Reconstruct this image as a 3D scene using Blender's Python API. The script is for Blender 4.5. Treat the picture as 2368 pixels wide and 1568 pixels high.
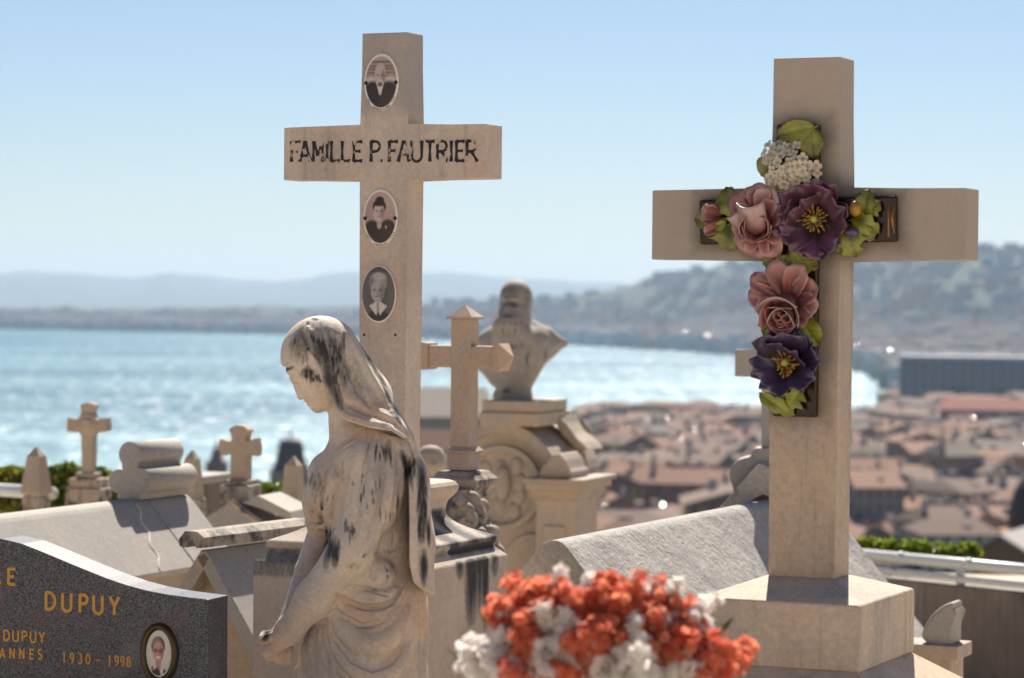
import bpy, bmesh, math, random
import numpy as np
from mathutils import Vector, Matrix

random.seed(7)
rng = np.random.default_rng(7)
for o in list(bpy.data.objects):
    bpy.data.objects.remove(o)
scene = bpy.context.scene
COL = scene.collection

# ------------------------------------------------------------------ camera
F, CX, CY = 6500.0, 1183.5, 784.0          # focal length and centre in units of a 2367 px wide view
PITCH, ROLL = math.atan(104 / 6500), math.radians(0.5)
GROUND = -1.65
RM = Matrix.Rotation(math.pi / 2 - PITCH, 3, 'X') @ Matrix.Rotation(ROLL, 3, 'Z')
cam_d = bpy.data.cameras.new('camera')
cam = bpy.data.objects.new('camera', cam_d)
COL.objects.link(cam)
cam.matrix_world = RM.to_4x4()
cam_d.sensor_width = 36.0
cam_d.lens = 36.0 * F / 2367.0
cam_d.clip_start = 0.1
cam_d.clip_end = 60000
cam_d.dof.use_dof = True
cam_d.dof.focus_distance = 5.75
cam_d.dof.aperture_fstop = 6.0
scene.camera = cam

# ------------------------------------------------------------------ sky and sun
SUN_AZ, SUN_EL = math.radians(7.0), math.radians(47.0)
world = bpy.data.worlds.new('World')
scene.world = world
world.use_nodes = True
wn = world.node_tree
bg = wn.nodes['Background']
sky = wn.nodes.new('ShaderNodeTexSky')
sky.sky_type = 'NISHITA'
sky.sun_disc = False
sky.sun_elevation = SUN_EL
sky.sun_rotation = SUN_AZ
sky.altitude = 300
sky.air_density = 0.8
sky.dust_density = 0.5
sky.ozone_density = 4.0
wn.links.new(sky.outputs[0], bg.inputs[0])
bg.inputs[1].default_value = 0.05
sun_d = bpy.data.lights.new('sun', 'SUN')
sun_d.energy = 5.0
sun_d.angle = math.radians(0.53)
sun_d.color = (1.0, 0.92, 0.80)
sun = bpy.data.objects.new('sun', sun_d)
COL.objects.link(sun)
sdir = Vector((math.sin(SUN_AZ) * math.cos(SUN_EL), math.cos(SUN_AZ) * math.cos(SUN_EL), math.sin(SUN_EL)))
sun.rotation_euler = sdir.to_track_quat('Z', 'Y').to_euler()
scene.view_settings.view_transform = 'Standard'
scene.view_settings.look = 'None'
scene.view_settings.gamma = 1.0
scene.view_settings.use_curve_mapping = False
scene.view_settings.exposure = 0.86
scene.cycles.use_denoising = True
scene.cycles.max_bounces = 8
scene.cycles.sample_clamp_indirect = 6.0
scene.cycles.volume_bounces = 0


# ------------------------------------------------------------------ placing helpers
def P(x, y, d):
    """point at distance d along the view axis that the photograph shows at (x, y)"""
    return RM @ Vector(((x - CX) / F * d, -(y - CY) / F * d, -d))


def rot2(yaw, v):
    c, s = math.cos(yaw), math.sin(yaw)
    return Vector((c * v[0] - s * v[1], s * v[0] + c * v[1], v[2]))


class Root:
    """Empty at a thing's base; children are given in its own frame (x right, y back, z up)"""
    def __init__(self, name, label, cat, loc, yaw=0.0, group=None):
        o = bpy.data.objects.new(name, None)
        o.empty_display_size = 0.1
        COL.objects.link(o)
        o.location = loc
        o.rotation_euler = (0, 0, yaw)
        o['label'] = label
        o['category'] = cat
        if group:
            o['group'] = group
        self.o, self.loc, self.yaw = o, Vector(loc), yaw

    def L(self, x, y, d):
        return rot2(-self.yaw, P(x, y, d) - self.loc)

    def on(self, x, y, axis, val):
        """where the sight line through (x, y) meets the local plane axis = val"""
        o = rot2(-self.yaw, -self.loc)
        d = rot2(-self.yaw, P(x, y, 1.0))
        return o + d * ((val - o[axis]) / d[axis])


def mesh_obj(name, verts, faces, mat=None, parent=None, smooth=False, attrs=None):
    me = bpy.data.meshes.new(name)
    me.from_pydata([tuple(v) for v in verts], [], [tuple(int(i) for i in f) for f in faces])
    me.update()
    if smooth:
        me.shade_smooth()
    if mat:
        me.materials.append(mat)
    if attrs:
        for k, a in attrs.items():
            a = np.asarray(a, dtype=np.float32)
            if a.ndim == 1:
                at = me.attributes.new(k, 'FLOAT', 'POINT')
                at.data.foreach_set('value', a)
            else:
                at = me.attributes.new(k, 'FLOAT_COLOR', 'POINT')
                c = np.ones((len(a), 4), np.float32)
                c[:, :3] = a
                at.data.foreach_set('color', c.ravel())
    o = bpy.data.objects.new(name, me)
    COL.objects.link(o)
    if parent is not None:
        o.parent = parent.o if isinstance(parent, Root) else parent
    return o


def bm_obj(name, bm, mat=None, parent=None, smooth=False):
    me = bpy.data.meshes.new(name)
    bmesh.ops.recalc_face_normals(bm, faces=bm.faces[:])
    bm.to_mesh(me)
    bm.free()
    if smooth:
        me.shade_smooth()
    if mat:
        me.materials.append(mat)
    o = bpy.data.objects.new(name, me)
    COL.objects.link(o)
    if parent is not None:
        o.parent = parent.o if isinstance(parent, Root) else parent
    return o


def tag(o, label, cat=None, group=None, kind=None):
    if label:
        o['label'] = label
    if cat:
        o['category'] = cat
    if group:
        o['group'] = group
    if kind:
        o['kind'] = kind
    return o


def add_box(bm, x0, x1, y0, y1, z0, z1, bevel=0.0, seg=2, m=None):
    vs = [bm.verts.new(p) for p in ((x0, y0, z0), (x1, y0, z0), (x1, y1, z0), (x0, y1, z0),
                                    (x0, y0, z1), (x1, y0, z1), (x1, y1, z1), (x0, y1, z1))]
    fs = [bm.faces.new([vs[i] for i in f]) for f in ((0, 3, 2, 1), (4, 5, 6, 7), (0, 1, 5, 4), (1, 2, 6, 5), (2, 3, 7, 6), (3, 0, 4, 7))]
    if m is not None:
        for v in vs:
            v.co = m @ v.co
    if bevel:
        es = set(e for f in fs for e in f.edges)
        bmesh.ops.bevel(bm, geom=list(es), offset=bevel, segments=seg, affect='EDGES', profile=0.5)


def add_prism(bm, poly, y0, y1, bevel=0.0, m=None, seg=2):
    """polygon in x-z extruded from y0 to y1"""
    a = [bm.verts.new((p[0], y0, p[1])) for p in poly]
    b = [bm.verts.new((p[0], y1, p[1])) for p in poly]
    n = len(poly)
    fs = [bm.faces.new(a), bm.faces.new(b[::-1])]
    for i in range(n):
        fs.append(bm.faces.new((a[i], b[i], b[(i + 1) % n], a[(i + 1) % n])))
    if m is not None:
        for v in a + b:
            v.co = m @ v.co
    if bevel:
        es = set(e for f in fs for e in f.edges)
        bmesh.ops.bevel(bm, geom=list(es), offset=bevel, segments=seg, affect='EDGES', profile=0.5)


def add_loft(bm, rings, cap=True):
    rv = [[bm.verts.new(p) for p in r] for r in rings]
    n = len(rv[0])
    for a, b in zip(rv, rv[1:]):
        for i in range(n):
            bm.faces.new((a[i], a[(i + 1) % n], b[(i + 1) % n], b[i]))
    if cap:
        bm.faces.new(rv[0][::-1])
        bm.faces.new(rv[-1])


def add_tube(bm, pts, r, n=8, cap=True):
    pts = [Vector(p) for p in pts]
    rings = []
    up = Vector((0.13, 0.21, 0.97))
    for i, p in enumerate(pts):
        t = (pts[min(i + 1, len(pts) - 1)] - pts[max(i - 1, 0)]).normalized()
        a = t.cross(up)
        if a.length < 1e-3:
            a = t.cross(Vector((1, 0, 0)))
        a.normalize()
        b = t.cross(a)
        rr = r[i] if hasattr(r, '__len__') else r
        rings.append([p + a * rr * math.cos(2 * math.pi * k / n) + b * rr * math.sin(2 * math.pi * k / n) for k in range(n)])
    add_loft(bm, rings, cap)


def lathe_rings(prof, n=24, c=(0, 0)):
    return [[(c[0] + r * math.cos(2 * math.pi * k / n), c[1] + r * math.sin(2 * math.pi * k / n), z) for k in range(n)] for r, z in prof]


def square_rings(prof):
    return [[(-a, -a, z), (a, -a, z), (a, a, z), (-a, a, z)] for a, z in prof]


# ------------------------------------------------------------------ materials
class NT:
    def __init__(self, name):
        self.m = bpy.data.materials.new(name)
        self.m.use_nodes = True
        self.t = self.m.node_tree
        self.b = self.t.nodes['Principled BSDF']

    def n(self, typ, **kw):
        nd = self.t.nodes.new('ShaderNode' + typ)
        for k, v in kw.items():
            if k.startswith('i_'):
                nd.inputs[k[2:].replace('_', ' ')].default_value = v
            else:
                setattr(nd, k, v)
        return nd

    def l(self, a, b):
        self.t.links.new(a, b)

    def val(self, sock, v):
        if hasattr(v, 'is_output'):
            self.l(v, sock)
        else:
            sock.default_value = v

    def mix(self, fac, a, b, blend='MIX'):
        nd = self.n('Mix', data_type='RGBA', blend_type=blend)
        self.val(nd.inputs[0], fac)
        for i, c in ((6, a), (7, b)):
            self.val(nd.inputs[i], c if hasattr(c, 'is_output') else (*c[:3], 1.0))
        return nd.outputs[2]

    def math(self, op, a, b=0.0, clamp=False):
        nd = self.n('Math', operation=op, use_clamp=clamp)
        self.val(nd.inputs[0], a)
        self.val(nd.inputs[1], b)
        return nd.outputs[0]

    def ramp(self, v, lo, hi, o0=0.0, o1=1.0):
        nd = self.n('MapRange', interpolation_type='SMOOTHSTEP')
        self.val(nd.inputs[0], v)
        for i, x in ((1, lo), (2, hi), (3, o0), (4, o1)):
            nd.inputs[i].default_value = x
        return nd.outputs[0]

    def coords(self, scale=(1, 1, 1), loc=(0, 0, 0), rot=(0, 0, 0), kind='Object'):
        tc = self.n('TexCoord')
        mp = self.n('Mapping')
        mp.inputs['Scale'].default_value = scale
        mp.inputs['Location'].default_value = loc
        mp.inputs['Rotation'].default_value = rot
        self.l(tc.outputs[kind], mp.inputs[0])
        return mp.outputs[0]

    def noise(self, vec, scale, detail=4.0, rough=0.55, dist=0.0):
        nd = self.n('TexNoise')
        if vec is not None:
            self.l(vec, nd.inputs['Vector'])
        nd.inputs['Scale'].default_value = scale
        nd.inputs['Detail'].default_value = detail
        nd.inputs['Roughness'].default_value = rough
        nd.inputs['Distortion'].default_value = dist
        return nd.outputs[0]

    def bump(self, h, strength, dist):
        nd = self.n('Bump')
        nd.inputs['Strength'].default_value = strength
        nd.inputs['Distance'].default_value = dist
        self.l(h, nd.inputs['Height'])
        self.l(nd.outputs[0], self.b.inputs['Normal'])


def stone(name, c1, c2, warm=None, warm_amt=0.5, scale=4.0, grime=0.0, streak=0.0, tops=0.0, rough=0.75,
          bump=0.25, bdist=0.0015, bscale=160.0, spots=0.35, seed=0.0, grime_c=(0.035, 0.034, 0.036), veins=0.0, off=0.0,
          grey=0.35, greyc=(0.36, 0.335, 0.315), pits=0.5, bands=(), boxes=()):
    q = NT(name)
    v = q.coords(loc=(seed, seed * 1.7, seed * .3))
    col = q.mix(q.ramp(q.noise(v, scale, 6, .62), 0.35, 0.65), c1, c2)
    if warm:
        col = q.mix(q.math('MULTIPLY', q.ramp(q.noise(v, scale * 0.7, 5, .6, dist=.5), 0.44, 0.66), warm_amt), col, warm)
    if grey:                                        # weathered grey bloom
        gy = q.ramp(q.noise(q.coords(loc=(seed + 3, seed, 1), scale=(1, 1, .6)), scale * 1.3, 8, .68, dist=.3), .46, .66)
        col = q.mix(q.math('MULTIPLY', gy, grey), col, greyc)
    sp = q.noise(v, scale * 16, 7, .75)
    col = q.mix(spots, col, q.mix(q.ramp(sp, .25, .75), (0.42, 0.40, 0.38), (1.08, 1.06, 1.04)), 'MULTIPLY')
    if pits:
        pt = q.math('MULTIPLY', q.ramp(q.noise(v, 95, 4, .6), .67, .74), q.ramp(q.noise(v, 6, 3), .4, .65))
        col = q.mix(q.math('MULTIPLY', pt, pits), col, (0.07, 0.062, 0.055))
    if veins:
        vv = q.coords(scale=(1.0, 0.22, 0.55), rot=(0, 0.5, 0.3))
        vn = q.noise(vv, 14, 8, .75, dist=1.2)
        col = q.mix(q.math('MULTIPLY', q.ramp(vn, 0.57, 0.66), veins), col, (0.10, 0.10, 0.11))
    if streak:
        vs = q.coords(scale=(12, 12, 0.6), loc=(seed, 0, 0))
        st_ = q.ramp(q.noise(vs, 3.0, 6, .65), 0.52, 0.74)
        col = q.mix(q.math('MULTIPLY', st_, streak), col, grime_c)
    if grime:
        g = q.ramp(q.noise(v, scale * 1.6, 8, .74), 0.60 - off, 0.74 - off)
        col = q.mix(q.math('MULTIPLY', g, grime), col, grime_c)
    if bands:                                       # lichen and soot lying along given heights
        tc = q.n('TexCoord')
        sx = q.n('SeparateXYZ')
        q.l(tc.outputs['Object'], sx.inputs[0])
        bn = q.math('MULTIPLY', q.math('SUBTRACT', q.noise(q.coords(scale=(1, 1, .8)), 26, 7, .7), .5), .05)
        zz_ = q.math('ADD', sx.outputs[2], bn)
        for z0, z1, bc, amt in bands:
            col = q.mix(q.ramp(zz_, z0, z1, 0, amt), col, bc)
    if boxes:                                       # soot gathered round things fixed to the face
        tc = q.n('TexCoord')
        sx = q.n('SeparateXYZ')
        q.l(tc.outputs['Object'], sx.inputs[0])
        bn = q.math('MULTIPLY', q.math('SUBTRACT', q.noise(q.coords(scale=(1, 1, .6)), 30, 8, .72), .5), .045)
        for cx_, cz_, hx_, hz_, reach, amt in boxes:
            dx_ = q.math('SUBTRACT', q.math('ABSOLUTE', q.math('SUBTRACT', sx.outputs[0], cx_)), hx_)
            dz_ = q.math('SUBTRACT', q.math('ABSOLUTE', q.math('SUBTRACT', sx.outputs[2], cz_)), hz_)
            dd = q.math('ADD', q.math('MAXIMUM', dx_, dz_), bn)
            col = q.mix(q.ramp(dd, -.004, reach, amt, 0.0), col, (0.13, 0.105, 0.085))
    if tops:
        geo = q.n('NewGeometry')
        sx = q.n('SeparateXYZ')
        q.l(geo.outputs['Normal'], sx.inputs[0])
        t = q.math('MULTIPLY', q.ramp(sx.outputs[2], 0.3, 0.9), q.ramp(q.noise(v, scale * 3, 6, .7), 0.35, 0.65))
        col = q.mix(q.math('MULTIPLY', t, tops), col, (0.16, 0.155, 0.15))
    at = q.n('Attribute', attribute_name='stain')
    sm = q.math('SUBTRACT', q.noise(q.coords(scale=(1, 1, .45), loc=(seed, 2, 0)), 60, 9, .78), 0.5)
    af = q.math('ADD', at.outputs['Fac'], q.math('MULTIPLY', sm, 1.3))
    gate = q.ramp(at.outputs['Fac'], 0.03, 0.3)
    soft = q.math('MULTIPLY', q.ramp(af, 0.05, 0.5), gate)
    core = q.math('MULTIPLY', q.ramp(af, 0.40, 0.9), gate)
    col = q.mix(q.math('MULTIPLY', soft, .75), col, (0.13, 0.125, 0.125))
    col = q.mix(q.math('MULTIPLY', core, .9), col, (0.030, 0.029, 0.032))
    q.l(col, q.b.inputs['Base Color'])
    q.b.inputs['Roughness'].default_value = rough
    q.b.inputs['Specular IOR Level'].default_value = 0.3
    if bump:
        hgt = q.math('ADD', q.noise(v, bscale, 5, .65), q.math('MULTIPLY', q.noise(v, bscale * .16, 4, .6), 2.0))
        q.bump(hgt, bump, bdist)
    return q.m


def plain(name, c, rough=0.6, metal=0.0, var=0.15, scale=8.0, coat=0.0, spec=0.5):
    q = NT(name)
    v = q.coords()
    col = q.mix(q.noise(v, scale, 4), tuple(x * (1 - var) for x in c), tuple(min(1, x * (1 + var)) for x in c))
    q.l(col, q.b.inputs['Base Color'])
    q.b.inputs['Roughness'].default_value = rough
    q.b.inputs['Metallic'].default_value = metal
    q.b.inputs['Specular IOR Level'].default_value = spec
    if coat:
        q.b.inputs['Coat Weight'].default_value = coat
        q.b.inputs['Coat Roughness'].default_value = 0.08
    return q.m


def vcol(name, rough=0.4, coat=0.0, var=0.1, scale=60.0, sub=0.0):
    """base colour from the painted colour attribute 'paint'"""
    q = NT(name)
    at = q.n('Attribute', attribute_name='paint')
    v = q.coords()
    nz = q.mix(q.noise(v, scale, 4), (1 - var,) * 3, (1.0, 1.0, 1.0))
    q.l(q.mix(1.0, at.outputs['Color'], nz, 'MULTIPLY'), q.b.inputs['Base Color'])
    q.b.inputs['Roughness'].default_value = rough
    if coat:
        q.b.inputs['Coat Weight'].default_value = coat
        q.b.inputs['Coat Roughness'].default_value = 0.06
    return q.m


M = {}
M['limestone'] = stone('cross_limestone', (0.70, 0.585, 0.485), (0.58, 0.485, 0.405), (0.69, 0.49, 0.37), 0.75, scale=5, tops=0.5, spots=.42, streak=.4, grime=.2, grime_c=(.21, .175, .15), bump=.4,
                       bands=((.0, .32, (.62, .44, .32), .0), (2.025, 2.065, (.30, .28, .27), .6), (2.305, 2.34, (.32, .30, .29), .6)), pits=.8)
M['limestone_b'] = stone('pale_cross_limestone', (0.68, 0.55, 0.43), (0.60, 0.485, 0.385), (0.71, 0.51, 0.35), 0.65, scale=5, spots=.48, seed=3, grey=.5, streak=.5, grime=.25, grime_c=(.20, .165, .14), pits=.8, bump=.4,
                         bands=((1.30, 1.70, (.42, .36, .305), .7), (1.62, 1.74, (.34, .30, .265), .3)))
M['pedestal'] = stone('pedestal_limestone', (0.67, 0.56, 0.455), (0.57, 0.48, 0.39), (0.62, 0.45, 0.33), .5, scale=4, spots=.4, tops=.3, seed=5)
M['statue'] = stone('statue_marble', (0.76, 0.65, 0.53), (0.67, 0.57, 0.475), (0.70, 0.475, 0.32), 0.75, scale=8, grime=0.25, spots=.42, bump=.5, bdist=.0025, seed=9, grey=.5, greyc=(.42, .40, .395), pits=.7)
M['slab'] = stone('roof_slab_marble', (0.435, 0.405, 0.365), (0.385, 0.36, 0.33), (0.46, 0.40, 0.335), 0.4, scale=5, spots=.4, bump=.4, seed=11, grey=.3, greyc=(.36, .35, .34))
M['wallpale'] = stone('bounce_wall_limestone', (0.58, 0.53, 0.465), (0.51, 0.465, 0.415), (0.60, 0.51, 0.42), 0.4, scale=2, spots=.4, bump=.4, seed=12, grey=.25, greyc=(.44, .42, .40))
M['rough'] = stone('weathered_marble', (0.50, 0.47, 0.435), (0.40, 0.38, 0.36), None, 0, scale=6, spots=.6, veins=.55, bump=1.0, bdist=.006, bscale=85, seed=13, grey=.4)
M['dirty'] = stone('dirty_limestone', (0.58, 0.48, 0.37), (0.40, 0.34, 0.28), (0.55, 0.40, 0.28), .4, scale=7, grime=.9, streak=.5, tops=.6, spots=.5, seed=15, off=.12)
M['old'] = stone('old_limestone', (0.55, 0.45, 0.345), (0.46, 0.375, 0.29), (0.55, 0.40, 0.28), .6, scale=7, grime=.5, tops=.5, spots=.45, seed=17, grey=.5)
M['pink'] = stone('pinkish_limestone', (0.58, 0.44, 0.33), (0.50, 0.385, 0.295), (0.60, 0.42, 0.295), .6, scale=8, grime=.4, tops=.45, spots=.45, seed=19, grey=.4)
M['arch'] = stone('arch_limestone', (0.57, 0.465, 0.355), (0.50, 0.41, 0.32), (0.58, 0.42, 0.29), .6, scale=4, grime=.35, tops=.5, spots=.4, seed=20, grey=.3)
M['bust'] = stone('bust_marble', (0.46, 0.41, 0.36), (0.37, 0.335, 0.30), (0.45, 0.35, 0.26), .3, scale=6, grime=.35, spots=.4, seed=21, grey=.6, greyc=(.30, .285, .275))
M['sandy'] = stone('sandy_plaster', (0.56, 0.40, 0.265), (0.50, 0.365, 0.245), (0.56, 0.50, 0.40), .6, scale=6, spots=.4, bump=.6, bdist=.003, seed=23)
M['wallgrey'] = stone('stained_wall_render', (0.22, 0.185, 0.155), (0.13, 0.11, 0.095), None, 0, scale=1.5, streak=.6, spots=.4, seed=25)
M['black_paint'] = None


def worn_paint():
    q = NT('worn_black_letter_paint')
    v = q.coords()
    n = q.ramp(q.noise(q.coords(scale=(1.6, 1, .9)), 34, 3, .6), 0.56, 0.60)
    q.l(q.mix(n, (0.012, 0.012, 0.018), (0.52, 0.42, 0.33)), q.b.inputs['Base Color'])
    q.b.inputs['Roughness'].default_value = 0.7
    return q.m


M['black_paint'] = worn_paint()
M['black'] = plain('black_iron', (0.015, 0.013, 0.012), .6)
M['gold'] = plain('gold_leaf_paint', (0.46, 0.235, 0.035), .5, 0.2, .5, 700)
M['enamel'] = plain('white_enamel', (0.72, 0.68, 0.62), .25, 0, .1, 40, coat=.4)
M['bronze'] = plain('dark_bronze_frame', (0.07, 0.045, 0.02), .4, .6, .6, 300)
M['print'] = vcol('enamel_portrait_print', .4, .06, var=.12, scale=500)
M['glaze'] = vcol('painted_ceramic_glaze', .34, .28, var=.32, scale=90)
M['plate_glaze'] = plain('dark_brown_glaze', (0.020, 0.008, 0.004), .25, 0, .5, 14, coat=.08, spec=.3)


def granite():
    q = NT('polished_grey_granite')
    v = q.coords()
    vo = q.n('TexVoronoi')
    vo.inputs['Scale'].default_value = 680
    q.l(v, vo.inputs['Vector'])
    sep = q.n('SeparateColor')
    q.l(vo.outputs['Color'], sep.inputs[0])
    n2 = q.noise(v, 240, 3, .6)
    f = q.math('ADD', q.math('MULTIPLY', sep.outputs[0], .55), q.math('MULTIPLY', n2, .6))
    col = q.mix(q.ramp(f, .35, .95), (0.005, 0.006, 0.010), (0.155, 0.16, 0.19))
    pk = q.ramp(q.noise(v, 14, 4, .6), .50, .68)
    col = q.mix(q.math('MULTIPLY', pk, .6), col, q.mix(f, (0.015, 0.005, 0.01), (0.18, 0.09, 0.13)))
    col = q.mix(q.math('MULTIPLY', q.ramp(q.noise(v, 9, 3), .55, .7), .25), col, (0.20, 0.19, 0.19))
    q.l(col, q.b.inputs['Base Color'])
    q.b.inputs['Roughness'].default_value = 0.38
    q.b.inputs['Specular IOR Level'].default_value = 0.35
    q.bump(q.noise(v, 600, 2), .15, .0006)
    return q.m


M['granite'] = granite()

# ------------------------------------------------------------------ implicit modelling (statues)
class Field:
    def __init__(self, lo, hi, h):
        self.lo, self.h = np.array(lo, float), h
        self.n = np.ceil((np.array(hi, float) - self.lo) / h).astype(int) + 1
        self.f = np.full(tuple(self.n), 60.0, np.float32)
        self.ax = [(self.lo[i] + np.arange(self.n[i]) * h).astype(np.float32) for i in range(3)]

    def region(self, lo, hi, pad):
        sl = []
        for i in range(3):
            a = max(0, int((lo[i] - pad - self.lo[i]) / self.h))
            b = min(self.n[i], int((hi[i] + pad - self.lo[i]) / self.h) + 2)
            sl.append(slice(a, max(a, b)))
        X, Y, Z = np.meshgrid(*[self.ax[i][sl[i]] for i in range(3)], indexing='ij', sparse=True)
        return tuple(sl), X, Y, Z

    def op(self, sl, d, k, sub=False):
        a = self.f[sl]
        if a.size == 0:
            return
        if sub:
            a, d = -a, d
        if k > 0:
            h = np.clip(.5 + .5 * (d - a) / k, 0, 1)
            r = d * (1 - h) + a * h - k * h * (1 - h)
        else:
            r = np.minimum(a, d)
        self.f[sl] = -r if sub else r

    def chain(self, pts, k=8.0, sub=False):
        """round cones through (x, y, z, r)"""
        pts = np.array(pts, float)
        for a, b in zip(pts, pts[1:]):
            r = max(a[3], b[3])
            sl, X, Y, Z = self.region(np.minimum(a[:3], b[:3]) - r, np.maximum(a[:3], b[:3]) + r, k + 2 * self.h)
            ab = b[:3] - a[:3]
            L = max(1e-6, float(ab @ ab))
            px, py, pz = X - a[0], Y - a[1], Z - a[2]
            t = np.clip((px * ab[0] + py * ab[1] + pz * ab[2]) / L, 0, 1)
            d = np.sqrt((px - t * ab[0]) ** 2 + (py - t * ab[1]) ** 2 + (pz - t * ab[2]) ** 2) - (a[3] + t * (b[3] - a[3]))
            self.op(sl, d, k, sub)

    def ell(self, c, r, k=8.0, sub=False, rot=0.0):
        """ellipsoid, rot turns it in the x-z plane"""
        R = max(r)
        sl, X, Y, Z = self.region(np.array(c) - R, np.array(c) + R, k + 2 * self.h)
        x, y, z = X - c[0], Y - c[1], Z - c[2]
        cr, sr = math.cos(rot), math.sin(rot)
        x, z = x * cr + z * sr, -x * sr + z * cr
        k0 = np.sqrt((x / r[0]) ** 2 + (y / r[1]) ** 2 + (z / r[2]) ** 2)
        k1 = np.sqrt((x / r[0] ** 2) ** 2 + (y / r[1] ** 2) ** 2 + (z / r[2] ** 2) ** 2) + 1e-6
        self.op(sl, k0 * (k0 - 1) / k1, k, sub)

    def prism_sub(self, poly, k=3.0, y0=-1e3, y1=1e3):
        """cut away a polygon (x, z) through all depths"""
        poly = np.array(poly, float)
        lo, hi = poly.min(0), poly.max(0)
        sl, X, Y, Z = self.region((lo[0], max(y0, self.lo[1]), lo[1]), (hi[0], min(y1, self.ax[1][-1]), hi[1]), k + 2 * self.h)
        Xf, Zf = np.broadcast_arrays(X[:, 0, :], Z[:, 0, :])
        d = np.full(Xf.shape, 1e9)
        inside = np.zeros(Xf.shape, bool)
        for (x0, z0), (x1, z1) in zip(poly, np.roll(poly, -1, 0)):
            ex, ez = x1 - x0, z1 - z0
            t = np.clip(((Xf - x0) * ex + (Zf - z0) * ez) / (ex * ex + ez * ez), 0, 1)
            d = np.minimum(d, np.hypot(Xf - x0 - t * ex, Zf - z0 - t * ez))
            c = ((z0 <= Zf) != (z1 <= Zf)) & (Xf < x0 + (Zf - z0) * ex / (ez if ez else 1e-9))
            inside ^= c
        d = np.where(inside, -d, d)[:, None, :]
        dd = np.maximum(d, np.maximum(y0 - Y, Y - y1))
        self.op(sl, np.broadcast_to(dd, self.f[sl].shape), k, True)

    def front(self, x, z, default=0.0):
        """depth of the first surface seen from the viewer's side"""
        i = int(round((x - self.lo[0]) / self.h))
        k = int(round((z - self.lo[2]) / self.h))
        i = min(max(i, 0), self.n[0] - 1)
        k = min(max(k, 0), self.n[2] - 1)
        ins = np.nonzero(self.f[i, :, k] < 0)[0]
        return float(self.ax[1][ins[0]]) if len(ins) else default

    def drape(self, pts, r, k=6.0, sub=False, sink=0.3, ends=0.45):
        """ridge (or groove) that follows the front surface; pts = (x, z)"""
        pts = np.array(pts, float)
        q = []
        for a, b in zip(pts, pts[1:]):
            n = max(2, int(np.hypot(*(b - a)) / 12))
            q += [a + (b - a) * t / n for t in range(n)]
        q.append(pts[-1])
        out = []
        for i, p in enumerate(q):
            t = i / (len(q) - 1)
            rr = r * (ends + (1 - ends) * math.sin(math.pi * t))
            y = self.front(p[0], p[1], None)
            if y is None:
                continue
            out.append((p[0], y + rr * sink, p[1], rr))
        if len(out) < 2:
            return
        ys = np.array([o[1] for o in out])
        ys = np.convolve(np.pad(ys, 2, 'edge'), np.ones(5) / 5, 'valid')
        out = [(o[0], y, o[2], o[3]) for o, y in zip(out, ys)]
        if len(out) > 1:
            self.chain(out, k, sub)

    def mesh(self):
        f = self.f
        s = f < 0
        n = f.shape
        c = np.zeros((n[0] - 1, n[1] - 1, n[2] - 1), np.int8)
        for dx in (0, 1):
            for dy in (0, 1):
                for dz in (0, 1):
                    c += s[dx:n[0] - 1 + dx, dy:n[1] - 1 + dy, dz:n[2] - 1 + dz]
        act = (c > 0) & (c < 8)
        idx = np.full(act.shape, -1, np.int64)
        cells = np.argwhere(act)
        idx[act] = np.arange(len(cells))
        acc = np.zeros((len(cells), 3))
        cnt = np.zeros(len(cells))
        corners = [(0, 0, 0), (1, 0, 0), (0, 1, 0), (1, 1, 0), (0, 0, 1), (1, 0, 1), (0, 1, 1), (1, 1, 1)]
        for a in range(8):
            for b in range(a + 1, 8):
                ca, cb = np.array(corners[a]), np.array(corners[b])
                if np.abs(ca - cb).sum() != 1:
                    continue
                va = f[tuple((cells + ca).T)]
                vb = f[tuple((cells + cb).T)]
                m = (va < 0) != (vb < 0)
                t = va[m] / (va[m] - vb[m])
                acc[m] += ca + (cb - ca) * t[:, None]
                cnt[m] += 1
        verts = self.lo + (cells + acc / cnt[:, None]) * self.h
        faces = []
        for ax in range(3):
            o = [(1, 2), (2, 0), (0, 1)][ax]
            sl0 = [slice(1, n[i] - 1) for i in range(3)]
            sl1 = list(sl0)
            sl0[ax] = slice(0, n[ax] - 1)
            sl1[ax] = slice(1, n[ax])
            a, b = s[tuple(sl0)], s[tuple(sl1)]
            e = np.argwhere(a != b)
            sgn = a[tuple(e.T)]
            base = e.copy()
            for i in range(3):
                if i != ax:
                    base[:, i] += 1
            quad = []
            for du, dv in ((0, 0), (1, 0), (1, 1), (0, 1)):
                q = base.copy()
                q[:, o[0]] -= 1 - du
                q[:, o[1]] -= 1 - dv
                quad.append(idx[tuple(q.T)])
            quad = np.stack(quad, 1)
            quad = np.where(sgn[:, None], quad, quad[:, ::-1])
            faces.append(quad)
        faces = np.concatenate(faces)
        return verts, faces[(faces >= 0).all(1)]


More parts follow.
